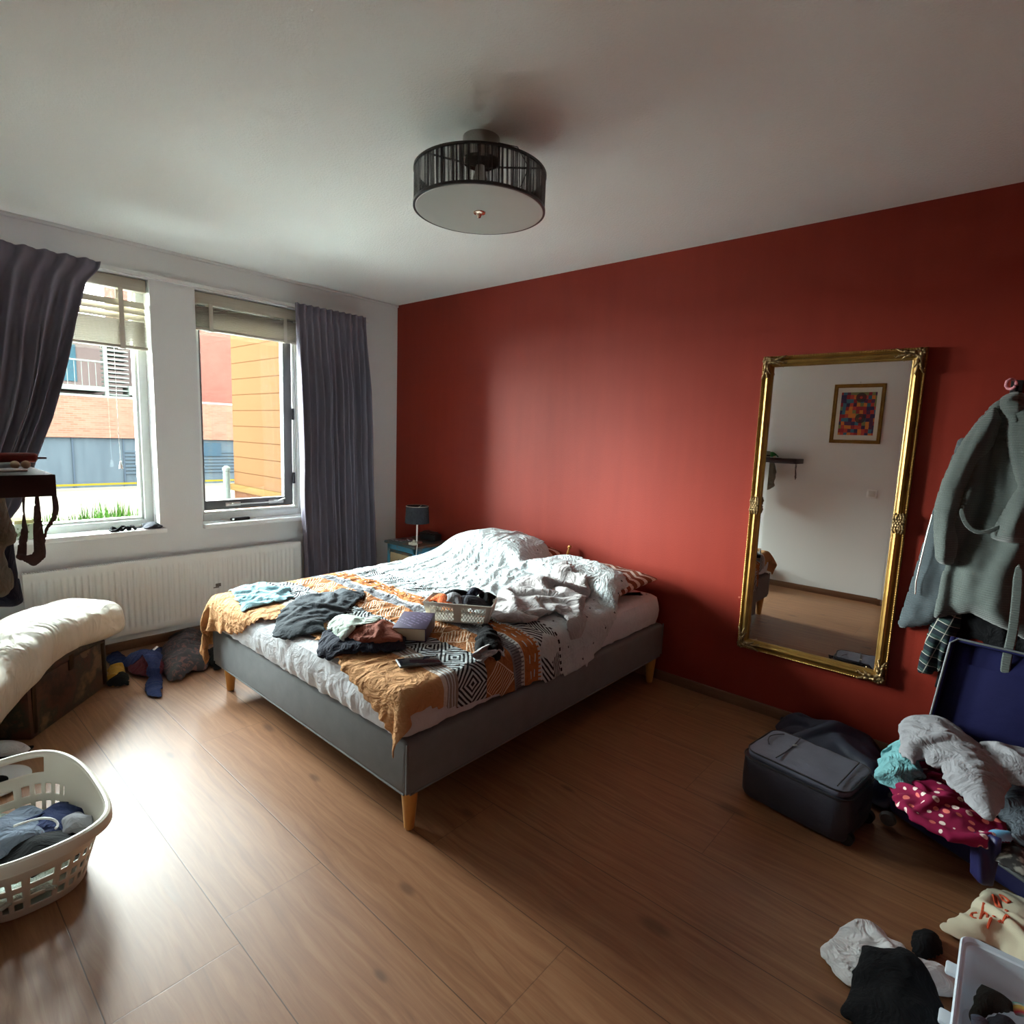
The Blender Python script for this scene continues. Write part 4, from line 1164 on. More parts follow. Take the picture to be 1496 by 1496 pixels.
# the white duvet: a puffed sheet folded over the chest
hem = [(-.14, .30), (.0, .285), (.08, .292), (.2, .31), (.30, .325), (.38, .315), (.5, .275), (.6, .235), (.7, .195), (.85, .16), (1.0, .15)]
nu, nv = 110, 80
P = np.zeros((nu, nv, 3))
for i in range(nu):
    s = -.09 + 1.09 * i / (nu - 1)
    hz = np.interp(s, [h[0] for h in hem], [h[1] for h in hem])
    endr = min(1, max(0, (s + .09) / .09)); er = math.sin(endr * PI / 2) ** .5
    endl = min(1, max(0, (1.0 - s) / .12)); er *= (math.sin(endl * PI / 2) ** .6 if endl < 1 else 1)
    topz = .500 + .02 * math.sin(s * 5) - .03 * max(0, s - .4)
    cz = (hz + topz) / 2; hh = (topz - hz) / 2
    back, front = -.30, .075 + .03 * math.sin(s * 6 + 1)
    for j in range(nv):
        a = 2 * PI * j / nv
        ca, sa = math.cos(a), math.sin(a)
        d = (front + back) / 2 + (front - back) / 2 * math.copysign(abs(ca) ** .55, ca) * (.35 + .65 * er)
        zz = cz + hh * math.copysign(abs(sa) ** .62, sa) * (.12 + .88 * er)
        # underside lies on the lid, front part hangs in front of the chest
        if sa < 0 and d < .02: zz = max(zz, .352)
        w = .012 * fbm(s * 5 + 2, d * 3 + zz * 4, 1.0, 4) * er
        fold = .010 * math.sin(14 * (s * .7 + d * 1.3) + 5 * fbm(s * 2, d * 2, 3, 2)) * max(0, fbm(s * 3, zz * 3, 7, 2) + .3) * er
        q = L(s, d + (w + fold) * ca, zz + (w + fold) * max(sa, -.1)); q.y = max(q.y, -3.185)
        P[i, j] = tuple(q)
b = MB(); b.grid(P, closed_v=True)
b.bm.verts.ensure_lookup_table()
b.bm.faces.new([b.bm.verts[k] for k in range(nv)]); b.bm.faces.new([b.bm.verts[(nu - 1) * nv + k] for k in range(nv)])
o = b.build('folded_duvet', C_satin); mod_sub(o, 1)
single(o, 'puffy ivory white duvet heaped on the dark painted chest', 'duvet')
# ------------------------------------------------------------------ outlines measured on real planes
CP = Vector((4.2777, -3.2346, 1.492)); RM = Matrix(Rw)
def hit(px, py, ax, val):
    r = RM @ Vector((px - 748, py - 748, 833.584)); t = (val - CP[ax]) / r[ax]; return CP + r * t
def floorpoly(pts, z): return [tuple(hit(x, y, 2, z)[:2]) for x, y in pts]
def wallpoly(pts, y): return [(p.x, p.z) for p in (hit(a, b, 1, y) for a, b in pts)]

def relief(name, poly, y, depth, material, res=.011, thick=.006, parent=None, rim=.05, sub=1):
    """cloth hanging on the red wall: an outline in x,z with its own real depth towards the room"""
    PX, PZ, ins, ed = snapped(poly, res)
    D = np.zeros(PX.shape)
    for i in range(PX.shape[0]):
        for j in range(PX.shape[1]):
            if ins[i, j]: D[i, j] = depth(PX[i, j], PZ[i, j], ed[i, j])
    k = np.sqrt(np.clip(ed / rim, 0, 1))
    X = np.stack([PX, y - D * (.25 + .75 * k), PZ], 2)
    return uvmesh(name, X, ins, np.stack([PX, PZ], 2), material, parent, thick, sub, 0.0)

# ================================================================== CEILING LAMP
lc = (2.62, -1.60)
cl = thing('ceiling_lamp', (lc[0], lc[1], 2.335), 'round black thread drum ceiling lamp with frosted glass underside on chrome mount', 'ceiling lamp')
M_chrome = mat('dark_chrome', (.42, .38, .36), .12, 1.0)
def threadfn():
    c = coords('Object'); x, y, z = sep(c)
    a = mth('ARCTAN2', y, x)
    n = noise_(combine(a * 9.0 + z * 1.2, a * 2.0, z * .3), 3.0, 4, .7)
    f = noise_(combine(a * 60.0 + z * 3.0, 0.0, 0.0), 3.0, 2)
    return {'Alpha': sstep(n * .8 + f * .2, .62, .40) * .75 + .22, 'Base Color': mixc(f, lin((12, 12, 14)), lin((40, 40, 44)))}
M_thread = mat('black_thread', rough=.5, fn=threadfn)
rr = .25
MB().lathe([(rr, 2.348), (rr, 2.470), (rr - .0015, 2.470), (rr - .0015, 2.348)], (lc[0], lc[1], 0), 128).build('thread_shade', M_thread, cl)
M_blk = mat('black_lacquer', (.012, .012, .014), .35)
MB().lathe([(rr - .006, 2.466), (rr + .002, 2.466), (rr + .002, 2.474), (rr - .006, 2.474), (rr - .006, 2.466)], (lc[0], lc[1], 0), 96).build('upper_ring', M_blk, cl)
MB().lathe([(rr - .006, 2.340), (rr + .002, 2.340), (rr + .002, 2.350), (rr - .006, 2.350), (rr - .006, 2.340)], (lc[0], lc[1], 0), 96).build('lower_ring', M_blk, cl)
MB().lathe([(0, 2.337), (rr - .008, 2.339), (rr - .005, 2.342), (rr - .008, 2.345), (0, 2.345)], (lc[0], lc[1], 0), 96).build('glass_diffuser', mat('frosted_glass', lin((196, 204, 198)), .35), cl)
MB().lathe([(0, 2.318), (.006, 2.318), (.008, 2.324), (.012, 2.330), (.022, 2.333), (.024, 2.337), (0, 2.338)], (lc[0], lc[1], 0), 32).build('finial', mat('polished_bronze', (.75, .55, .42), .15, 1.0), cl)
MB().lathe([(0, 2.6), (.070, 2.6), (.070, 2.565), (.072, 2.56), (.072, 2.52), (.066, 2.512), (0, 2.512)], (lc[0], lc[1], 0), 48).build('ceiling_mount', M_chrome, cl)
b = MB()
for k in range(3):
    a = k * 2 * PI / 3 + .4
    b.cyl((lc[0], lc[1], 2.500), (lc[0] + (rr - .004) * math.cos(a), lc[1] + (rr - .004) * math.sin(a), 2.470), .004, n=8)
b.cyl((lc[0], lc[1], 2.52), (lc[0], lc[1], 2.34), .006, n=12)
b.build('spider_frame', M_chrome, cl)
for k in range(3):
    a = k * 2 * PI / 3 + 1.3; x, y = lc[0] + .10 * math.cos(a), lc[1] + .10 * math.sin(a)
    MB().lathe([(0, 2.46), (.016, 2.46), (.018, 2.44), (.030, 2.41), (.026, 2.375), (0, 2.362)], (x, y, 0), 20).build('bulb', mat('frosted_bulb', (.85, .84, .8), .3), cl)
b = MB().tube([(lc[0] + .06, lc[1] + .03, 2.58), (lc[0] + .14, lc[1] + .05, 2.55), (lc[0] + .19, lc[1] + .06, 2.47), (lc[0] + .17, lc[1] + .04, 2.40)], .0018, 6)
b.build('wire', M_blk, cl)

# ================================================================== MIRROR
M_gold = mat('antique_gold', rough=.36, fn=lambda: {'Base Color': mixc(noise_(coords('Object'), 14, 4), lin((178, 140, 72)), lin((112, 80, 38))), 'Metallic': 0.75, 'Normal': bump(noise_(coords('Object'), 90, 3), .25, .002)})
M_oldgold = mat('tarnished_gold', rough=.45, fn=lambda: {'Base Color': mixc(noise_(coords('Object'), 60, 4), lin((168, 140, 96)), lin((74, 56, 36))), 'Metallic': 0.7, 'Normal': bump(noise_(coords('Object'), 120, 3), .6, .004)})
mi = thing('wall_mirror', (3.56, -.03, .357), 'tall gold framed ornate mirror hanging on the red wall', 'mirror')
ox0, ox1, oz0, oz1 = 3.200, 3.916, .357, 1.957; fw = .056; yb = -.004
prof = [(0, .000), (.000, .020), (.004, .026), (.010, .025), (.013, .018), (.018, .020), (.026, .034), (.034, .038), (.041, .034), (.046, .024), (.050, .023), (.055, .016), (.056, .008), (.056, .0)]
def frame_sweep(x0, x1, z0, z1, prof, ybase, n=1):
    P = np.zeros((4, len(prof), 3))
    for k, (sx_, sz_) in enumerate(((0, 0), (1, 0), (1, 1), (0, 1))):
        for j, (o, h) in enumerate(prof):
            P[k, j] = ((x0 + o) if sx_ == 0 else (x1 - o), ybase - h, (z0 + o) if sz_ == 0 else (z1 - o))
    return P
b = MB(); b.grid(frame_sweep(ox0, ox1, oz0, oz1, prof, yb), closed_u=True); b.build('frame', M_gold, mi, angle=.35)
b = MB()    # beaded outer edge
per = [(ox0 + .004, oz0 + .004), (ox1 - .004, oz0 + .004), (ox1 - .004, oz1 - .004), (ox0 + .004, oz1 - .004)]
for k in range(4):
    a = Vector((per[k][0], yb - .026, per[k][1])); c = Vector((per[(k + 1) % 4][0], yb - .026, per[(k + 1) % 4][1])); n = int((c - a).length / .0055)
    b.tube([a.lerp(c, i / n) for i in range(n + 1)], [.0042 if i % 2 else .0022 for i in range(n + 1)], 8)
g = b.build('bead_edging', M_gold, mi)
def scroll(b, c, ang, L, curl, r=.006, up=.03, flip=1):
    pts = []; rad = []
    for i in range(15):
        t = i / 14; th = ang + flip * curl * t * t * 3.0
        if i == 0: p = Vector((c[0], yb - up, c[1]))
        else: p = p + Vector((math.cos(th), 0, math.sin(th))) * L / 14
        pts.append(p - Vector((0, .010 * math.sin(t * PI), 0))); rad.append(r * (1.15 - .75 * t) * (1 + .25 * math.sin(t * 18)))
    b.tube(pts, rad, 8)
def blob(b, x, z, r, up, sy=.7):
    q = bmesh.new(); bmesh.ops.create_icosphere(q, subdivisions=2, radius=r)
    b.join(q, 0, Matrix.Translation((x, yb - up, z)) @ Matrix.Diagonal((1, sy, 1, 1)))
for (cx, cz, dx, dz) in ((ox0, oz0, 1, 1), (ox1, oz0, -1, 1), (ox1, oz1, -1, -1), (ox0, oz1, 1, -1)):
    b = MB(); m = (cx + dx * .026, cz + dz * .026)
    ah = 0 if dx > 0 else PI; av = PI / 2 if dz > 0 else -PI / 2; s = dx * dz
    for k in range(5):
        scroll(b, (m[0] + dx * .012 * k, m[1] + dz * .012 * (k % 2) - dz * .006), ah + s * (.12 - .06 * k), .070 - .010 * abs(k - 2), .25, .0090 - .0007 * k, .034, s if k % 2 else -s)
        scroll(b, (m[0] + dx * .010 * (k % 2) - dx * .006, m[1] + dz * .012 * k), av - s * (.12 - .06 * k), .070 - .010 * abs(k - 2), .25, .0090 - .0007 * k, .034, -s if k % 2 else s)
    for k in range(9):
        a = k * 2 * PI / 8; blob(b, m[0] + .016 * math.cos(a) * (k < 8), m[1] + .016 * math.sin(a) * (k < 8), .0085, .040)
    for k in range(6): blob(b, m[0] + dx * (.03 + .013 * k), m[1] + dz * (.012 * math.sin(k * 1.7)), .0065 - .0005 * k, .038); blob(b, m[0] + dx * (.012 * math.sin(k * 1.7)), m[1] + dz * (.03 + .013 * k), .0065 - .0005 * k, .038)
    b.build('corner_ornament', M_oldgold, mi)
for cx, cz in ((ox0 + .028, 1.165), (ox1 - .028, 1.150)):
    b = MB()
    for k in range(5):
        for s in (1, -1):
            scroll(b, (cx + (k - 2) * .008, cz + s * .005), s * PI / 2 + (k - 2) * -.12 * s, .046, .3, .0065, .034, s * (1 if k > 2 else -1))
    for k in range(7): blob(b, cx + .011 * math.cos(k * PI / 3) * (k < 6), cz + .013 * math.sin(k * PI / 3) * (k < 6), .0075, .041)
    b.build('side_ornament', M_oldgold, mi)
# bevelled mirror plate
ix0, ix1, iz0, iz1 = ox0 + fw - .003, ox1 - fw + .003, oz0 + fw - .003, oz1 - fw + .003; w = .024
V = [(ix0, yb - .0095, iz0), (ix1, yb - .0095, iz0), (ix1, yb - .0095, iz1), (ix0, yb - .0095, iz1),
     (ix0 + w, yb - .0105, iz0 + w), (ix1 - w, yb - .0105, iz0 + w), (ix1 - w, yb - .0105, iz1 - w), (ix0 + w, yb - .0105, iz1 - w)]
b = MB(); b._new(V, [(4, 5, 6, 7), (0, 1, 5, 4), (1, 2, 6, 5), (2, 3, 7, 6), (3, 0, 4, 7)])
b.box(ix0, ix1, yb - .008, yb - .002, iz0, iz1)
b.build('mirror_plate', mat('silvered_glass', (.90, .92, .90), .0, 1.0), mi, smooth=False, fixn=False)

# ================================================================== OPPOSITE WALL (seen in the mirror)
def artfn():
    c = coords('Object'); x, y, z = sep(c)
    gx = floor_(x / .030 + noise_(c, 9, 2) * .8); gz = floor_(z / .036 + noise_(c, 7, 2) * .8)
    r = mth('FRACT', mth('SINE', gx * 12.9 + gz * 78.2) * 43758.5)
    col = ramp(r, [(0.0, lin((150, 34, 44))), (.2, lin((184, 60, 50))), (.38, lin((44, 40, 84))), (.52, lin((52, 110, 134))), (.66, lin((206, 120, 44))), (.8, lin((80, 40, 78))), (.92, lin((120, 128, 76)))])
    col.s.node.color_ramp.interpolation = 'CONSTANT'
    o = None
    for cx, cz in ((.02, .36), (.03, .16)):
        d = mth('SQRT', mth('POWER', x - cx, 2.0) + mth('POWER', z - cz, 2.0))
        m = band(d, .012, .045); o = m if o is None else maxn(o, m)
    return {'Base Color': mixc(o * .85, col, lin((44, 32, 44)))}
pc = thing('framed_picture', (3.055, YF + .01, 1.54), 'gold framed colourful abstract patchwork picture on the white wall, seen in mirror', 'picture')
P = frame_sweep(2.838, 3.272, 1.540, 2.108, [(0, 0), (0, .018), (.008, .026), (.016, .020), (.024, .024), (.032, .014), (.034, .006), (.034, 0)], 0)
P[..., 1] = YF - P[..., 1]
b = MB(); b.grid(P, closed_u=True); b.build('frame', M_gold, pc, angle=.35)
MB().box(2.868, 3.242, YF + .002, YF + .006, 1.570, 2.078).build('mat_board', mat('pale_mat_board', lin((214, 212, 200)), .8), pc, smooth=False)
MB().box(2.905, 3.205, YF + .006, YF + .0075, 1.620, 2.030).build('artwork', mat('patchwork_print', rough=.5, fn=artfn), pc, smooth=False)
MB().cyl((3.055, YF, 2.125), (3.055, YF + .012, 2.128), .004, n=10).cyl((3.055, YF + .004, 2.108), (3.055, YF + .004, 2.125), .0015, n=6).build('nail', M_steel, pc)
t = thing('light_switch', (3.255, YF + .006, 1.03), 'square white light switch on the white wall below picture, seen in mirror', 'switch')
MB().box(3.213, 3.300, YF, YF + .010, 1.025, 1.107, .004).build('switch_plate', M_gloss, t)
MB().box(3.228, 3.285, YF + .009, YF + .015, 1.038, 1.094, .003).build('rocker', mat('switch_rocker', (.62, .62, .58), .35), t)

# black floating shelf
t = thing('floating_shelf', (2.2, YF, 1.316), 'thick black floating shelf holding a hat and tools at the left edge', 'shelf')
M_shelf = mat('black_brown_shelf', rough=.4, fn=lambda: {'Base Color': mixc(noise_(scalev(coords('Object'), 2, 20, 20), 4, 3), lin((36, 26, 26)), lin((26, 18, 19)))})
MB().box(1.52, 2.62, YF, -2.946, 1.316, 1.366, .0015).build('shelf_board', M_shelf, t)
zs_ = 1.366
t = thing('straw_hat', (1.95, -3.03, zs_), 'flat grey and cream cap lying on the black shelf', 'hat')
b = MB().lathe([(0, .0), (.105, .0), (.112, .004), (.105, .010), (.080, .014), (.074, .034), (.062, .052), (.035, .064), (0, .066)], (2.02, -3.035, zs_), 40, sx=1.25, sy=.8)
b.build('crown', C_khaki, t)
MB().lathe([(.0805, .013), (.0785, .026), (.0775, .026), (.0795, .013)], (2.02, -3.035, zs_), 40, sx=1.25, sy=.8).build('band', C_black, t)
t = thing('pocket_tool', (2.2, -2.95, zs_), 'red handled pocket tool lying along the front of the black shelf', 'tool')
MB().box(-.010, .010, -.055, .055, 0, .026, .009, 3, M=Matrix.Translation((2.24, -2.972, zs_ + .006)) @ Matrix.Rotation(-.05, 4, 'Z')).build('handle', mat('worn_red_plastic', rough=.4, fn=lambda: {'Base Color': mixc(noise_(coords('Object'), 50, 3), lin((140, 52, 46)), lin((96, 34, 34)))}), t)
MB().box(2.232, 2.248, -2.922, -2.898, zs_ + .015, zs_ + .020, .001).box(2.232, 2.248, -3.06, -3.026, zs_ + .015, zs_ + .020, .001).build_split('blade', mat('dark_steel', (.1, .1, .1), .35, .9), t)
for k, (x, y) in enumerate(((2.40, -2.987), (2.40, -2.966))):
    b = MB().lathe([(0, 0), (.005, .001), (.009, .006), (.010, .011), (.008, .016), (.004, .019), (0, .020)], (x, y, zs_), 20)
    single(b.build('wooden_bead', mat('cream_bead', lin((204, 180, 148)), .5)), ('cream bead in front of the red tool on the black shelf, further from its end', 'cream bead in front of the red tool on the black shelf, nearer its end')[k], 'bead', 'cream beads on the black shelf')
box_obj('metal_clip', (2.50, -3.02, zs_), (.05, .07, .006), .4, M_steel, 'small steel clip near the front end of the black shelf', 'clip', .002)
g = Ground(2.2, 2.5, -3.2, -3.0, [], zs_, .02)
garment('green_cloth', [(2.28, -3.16), (2.36, -3.17), (2.39, -3.10), (2.33, -3.06), (2.27, -3.09)], g, fabric('bright_green_cloth', lin((48, 132, 70)), lin((30, 96, 50))), 1.5, .004, .012, .06, 9, 30, lump=.07)
tag(bpy.data.objects['green_cloth'], 'small crumpled green cloth at the back of the black shelf, seen in mirror', 'cloth')

# straps hanging from the shelf
M_strap = fabric('taupe_webbing', lin((104, 92, 90)), lin((84, 74, 74)), scale=600, bumps=.5)
t = thing('hanging_straps', (2.62, -2.97, 1.316), 'taupe webbing straps looped down from the end of the black shelf', 'strap')
# clothes hanging under the shelf
def hang_x(name, pts_px, x, depthfn, material, label, cat, res=.010, thick=.006, rim=.04, parent=None):
    """cloth hanging with its broad side towards the room's middle, outline measured at its own x"""
    poly = [(p.y, p.z) for p in (hit(a, b, 0, x) for a, b in pts_px)]
    PY_, PZ_, ins, ed = snapped(poly, res)
    k = np.sqrt(np.clip(ed / rim, 0, 1)); D = np.vectorize(depthfn)(PY_, PZ_)
    X = np.stack([x + D * (.2 + .8 * k), PY_, PZ_], 2)
    o = uvmesh(name, X, ins, None, material, parent, thick, 1, 0.0)
    return tag(o, label, cat)
STRAPS = t
w8 = lambda y, z: .006 + .004 * math.sin(z * 60 + y * 30)
hang_x('strap_loop', [(51, 722), (56, 722), (60, 750), (64, 785), (67, 806), (66, 816), (50, 828), (36, 822), (22, 815), (24, 809), (40, 812), (49, 806), (48, 780), (49, 745)], 2.612, w8, M_strap, None, None, res=.004, thick=.003, rim=.01, parent=STRAPS)
hang_x('strap_tail', [(75, 722), (82, 722), (85, 733), (86, 744), (83, 757), (76, 768), (69, 776), (67, 790), (63, 800), (61, 788), (64, 776), (70, 764), (75, 754), (77, 742)], 2.612, w8, M_strap, None, None, res=.004, thick=.003, rim=.01, parent=STRAPS)
hang_x('strap_inner', [(31, 722), (37, 722), (36, 745), (38, 760), (41, 775), (39, 795), (39, 813), (24, 812), (26, 795), (31, 770), (33, 750)], 2.60, w8, M_strap, None, None, res=.004, thick=.003, rim=.01, parent=STRAPS)
hang_x('hanging_trousers', [(-60, 745), (5, 770), (18, 788), (22, 820), (28, 850), (34, 878), (20, 885), (-10, 885), (-60, 880)], 2.10,
       lambda y, z: .05 + .012 * math.sin(y * 90 + z * 6), C_navy, 'dark navy trousers hanging behind the khaki coat under shelf', 'trousers')
hang_x('khaki_coat', [(-70, 706), (2, 706), (8, 740), (16, 762), (24, 778), (22, 792), (8, 796), (3, 806), (10, 820), (18, 838), (20, 856), (10, 868), (-4, 870), (-70, 868)], 2.32,
       lambda y, z: .07 + .016 * math.sin(y * 120 + z * 25) + .02 * fbm(y * 14, z * 12, 3), C_khaki, 'khaki coat hanging under the black shelf at left', 'coat')

# ================================================================== LAUNDRY BASKET
bk = thing('laundry_basket', (1.98, -3.04, 0), 'white plastic laundry basket with square holes standing on the floor', 'basket')
M_plas = mat('ivory_plastic', rough=.38, fn=lambda: {'Base Color': mixc(noise_(coords('Object'), 4, 2), lin((214, 208, 194)), lin((204, 198, 184)))})
bc = Vector((1.985, -2.985, 0)); ang = 0.0
def sq(a, e): return math.copysign(abs(math.cos(a)) ** e, math.cos(a)), math.copysign(abs(math.sin(a)) ** e, math.sin(a))
def basket_pt(a, t, off=0.0):
    c, s = sq(a, .72)
    top = .262 - .042 * abs(math.sin(a)) ** 3          # the rim dips along the two long sides
    z = top * t; fl = t ** 1.15
    hx = (.200 + .125 * fl + off); hy = (.150 + .052 * fl + off)
    return Vector((bc.x + c * hx, bc.y + s * hy, z))
na, nt_ = 240, 44
P = np.zeros((na, nt_, 3)); mask = np.ones((na, nt_), bool)
for i in range(na):
    for j in range(nt_): P[i, j] = basket_pt(2 * PI * i / na, .01 + .99 * j / (nt_ - 1))
b = MB(); V = [[b.bm.verts.new(P[i, j]) for j in range(nt_)] for i in range(na)]
for i in range(na):
    for j in range(nt_ - 1):
        a = (i + .5) / na; deg = (a * 360) % 360; t = (j + .5) / nt_
        q = deg % 10.5; r = (t - .12) / .185; cell = r - math.floor(r)
        side = (deg % 180)
        ee = min(side, 180 - side)                      # angle from the nearer end of the basket
        hole = (q < 5.6) and (0 <= r < 3) and cell < .62 and ee < 50
        grip = ee < 26 and .74 < t < .93
        if hole or grip: continue
        b.bm.faces.new([V[i][j], V[(i + 1) % na][j], V[(i + 1) % na][j + 1], V[i][j + 1]])
b.bm.faces.new([V[i][0] for i in range(na)][::-1])
o = b.build('basket_body', M_plas, bk); mod_solid(o, .003, 0)
b = MB()
ring = [basket_pt(2 * PI * i / 120, 1.0, .004) for i in range(120)]
rings = []
for i, p in enumerate(ring):
    d = (Vector((p.x, p.y, 0)) - Vector((bc.x, bc.y, 0))).normalized()
    rings.append([b.bm.verts.new(p + d * o_ + Vector((0, 0, z_))) for o_, z_ in ((-.006, 0), (-.003, .006), (.004, .007), (.012, .003), (.016, -.008), (.017, -.026), (.014, -.027), (.012, -.010), (.004, -.002), (-.003, -.004))])
for i in range(120):
    A_, B_ = rings[i], rings[(i + 1) % 120]
    for k in range(10): b.bm.faces.new([A_[k], B_[k], B_[(k + 1) % 10], A_[(k + 1) % 10]])
b.build('rim', M_plas, bk)
g = Ground(1.7, 2.4, -3.4, -2.8, [], .0, .03)
def inb(sx_, sy_): return (bc.x + sx_ * math.cos(ang) - sy_ * math.sin(ang), bc.y + sx_ * math.sin(ang) + sy_ * math.cos(ang))
for nm, pl, m, lab, ct, lift, sd in (
    ('white_shirt', [(-.18, -.14), (.0, -.15), (.18, -.12), (.2, .02), (.1, .08), (-.1, .1), (-.19, .0)], C_sage, 'pale grey shirt under the dark clothes in the laundry basket', 'shirt', .10, 4),
    ('slate_shirt', [(-.17, -.08), (-.08, -.12), (.0, -.09), (.02, .03), (-.07, .07), (-.16, .04)], C_slate, 'slate blue shirt heaped at the left inside the laundry basket', 'shirt', .16, 5),
    ('navy_shorts', [(-.10, .02), (.0, .0), (.06, .03), (.05, .13), (-.04, .16), (-.13, .13)], C_blue, 'dark blue shorts lying in the laundry basket near the far rim', 'shorts', .145, 6),
    ('sports_shirt', [(-.02, -.02), (.08, -.05), (.17, .0), (.16, .10), (.06, .12), (.0, .07)], C_black, 'black sports shirt with white piping lying in the laundry basket', 'shirt', .15, 7),
    ('grey_sock', [(-.02, .10), (.06, .10), (.09, .15), (.02, .165), (-.03, .15)], C_grey, 'grey ribbed sock at the right end inside the laundry basket', 'sock', .165, 8)):
    gg = Ground(1.7, 2.4, -3.4, -2.8, [], .06 + (lift - .10) * .8, .03)
    garment(nm, [inb(*p) for p in pl], gg, m, 1.5, .005, .014, .09, sd, 35, lump=lift * .35)
    tag(bpy.data.objects[nm], lab, ct, 'clothes in the laundry basket')
pts = [Vector((*inb(.0 + .09 * t, -.02 + .10 * math.sin(t * 2)), .185 + .01 * math.sin(t * 5))) for t in [i / 10 for i in range(11)]]
bt = bpy.data.objects['sports_shirt']
b = MB().tube(pts, .004, 6); b.build('piping', C_white, bt)
# white things on the floor beyond the basket
b = MB().lathe([(0, 0), (.10, 0), (.125, .008), (.13, .018), (.118, .020), (.09, .012), (0, .010)], (1.30, -2.995, 0), 48)
t = thing('white_dish', (1.30, -2.995, 0), 'round white dish on the floor beyond the laundry basket', 'dish')
o = b.build('dish_body', mat('white_ceramic', (.72, .72, .72), .25), t)
MB().lathe([(0, .0125), (.055, .0125), (.055, .016), (0, .016)], (1.30, -2.995, 0), 32).build('dark_centre', M_blk, t)
t = thing('white_slipper', (1.02, -2.92, 0), 'white slipper with dark edge on the floor by the painted chest', 'slipper')
sl = Matrix.Translation((1.03, -2.925, 0)) @ Matrix.Rotation(.9, 4, 'Z')
MB().box(-.13, .10, -.045, .045, 0, .012, .005, M=sl).build('sole', C_black, t)
P = np.zeros((20, 14, 3))
for i in range(20):
    for j in range(14):
        u = i / 19; v = j / 13; a = PI * v
        w = .045 * math.sin(PI * min(1, u * .7 + .28)) ** .5
        q = sl @ Vector((-.03 + .135 * u, w * math.cos(a), .012 + .048 * math.sin(a) ** .8 * (1 - u ** 3)))
        P[i, j] = tuple(q)
b = MB(); b.grid(P); o = b.build('upper', C_white, t); mod_solid(o, .004)
# ================================================================== HANGING CLOTHES on the red wall
hx_, hz_ = 4.226, 1.765
t = thing('wall_hook', (4.235, -.03, 1.74), 'black wall hook with a pink hair tie above the grey bathrobe', 'hook')
MB().box(4.215, 4.255, -.012, -.001, 1.735, 1.80, .003).build('back_plate', M_blk, t)
MB().tube([(4.235, -.010, 1.75), (4.235, -.045, 1.745), (4.235, -.075, 1.755), (4.235, -.085, 1.775)], [.007, .007, .007, .011], 12).build('peg', M_blk, t)
P = [(4.217 + .016 * math.cos(a), -.082 + .006 * math.sin(2 * a), 1.778 + .020 * math.sin(a)) for a in [2 * PI * i / 20 for i in range(20)]]
MB().tube(P, [.0055 + .001 * math.sin(i * 2.5) for i in range(20)], 8, closed=True).build('hair_tie', mat('pink_elastic', lin((222, 150, 160)), .7), t)

def robefn(c1, c2):
    def fn():
        c = coords('Object'); x, y, z = sep(c)
        rib = mth('SINE', z * 620.0 + noise_(c, 12, 2) * 3.0)
        n = noise_(c, 160, 3)
        return {'Base Color': mixc(noise_(c, 9, 3), c1, c2), 'Normal': bump(n * .8 + rib * .35, .6, .004), 'Sheen Weight': .25}
    return fn
M_robe = mat('grey_green_terry', rough=.95, fn=robefn(lin((88, 95, 92)), lin((72, 79, 77))), spec=.1)
M_hood = mat('grey_blue_sweat', rough=.95, fn=robefn(lin((80, 88, 92)), lin((62, 70, 75))), spec=.1)
def radial(A, k, base, n1=.012, seed=0, hx=hx_, hz=hz_, ph=0.0, vert=0.0):
    def f(x, z, ed):
        th = math.atan2(x - hx, hz - z + .18); r = math.hypot(x - hx, hz - z)
        w = th * k + ph + 2.2 * fbm(x * 2.2, z * 1.3, seed, 2)
        return base + A * min(1, .25 + r / .8) * math.sin(w) + A * .45 * math.sin(w * 2.1 + 1.1 + z * 2) + n1 * fbm(x * 9, z * 6, seed + 2, 3)
    return f
def both(px, y, *a, **k):
    return wallpoly(px, y)
jk = relief('hooded_jacket', wallpoly([(1400, 640), (1372, 715), (1358, 757), (1344, 805), (1330, 850), (1311, 908), (1310, 916), (1316, 920), (1347, 917), (1372, 908), (1400, 880), (1430, 800), (1440, 690), (1425, 640)], -.05), -.012, radial(.012, 30, .035, seed=3), M_hood, parent=None)
tag(jk, 'grey zip jacket hanging behind the bathrobe, sticking out towards the mirror', 'jacket')
b = MB(); Z = [hit(x, y, 1, -.068) for x, y in ((1362, 752), (1352, 790), (1343, 828), (1338, 850), (1337, 868))]
b.tube([(p.x, p.y, p.z) for p in Z], .0035, 8); b.build('zipper', M_steel, jk)
sc_ = relief('plaid_shirt', wallpoly([(1361, 898), (1404, 898), (1402, 920), (1388, 946), (1378, 965), (1377, 984), (1367, 985), (1368, 960), (1373, 940), (1366, 962), (1362, 989), (1337, 986), (1342, 962), (1351, 938)], -.06), -.012, radial(.010, 45, .04, seed=8, vert=1),
    mat('green_plaid', rough=.9, spec=.15, fn=lambda: (lambda x, z: {'Base Color': mixc(maxn((fmod(z + x * .3, .045) < .0035), (fmod(x - z * .3, .05) < .0035)) * .8, mixc((fmod(z + x * .3, .045) < .02), lin((30, 36, 42)), lin((46, 62, 60))), lin((164, 160, 150)))})(*[sep(coords('Object'))[i] for i in (0, 2)])))
tag(sc_, 'dark green plaid shirt tails hanging below the bathrobe', 'shirt')
o = relief('black_trousers', wallpoly([(1396, 895), (1500, 900), (1560, 900), (1560, 985), (1500, 975), (1456, 955), (1424, 935), (1404, 940), (1392, 968), (1379, 1000), (1362, 1012), (1374, 970), (1386, 935)], -.045), -.0015, radial(.008, 40, .03, seed=5), C_black)
tag(o, 'black trousers hanging lowest behind the plaid shirt tails', 'trousers')
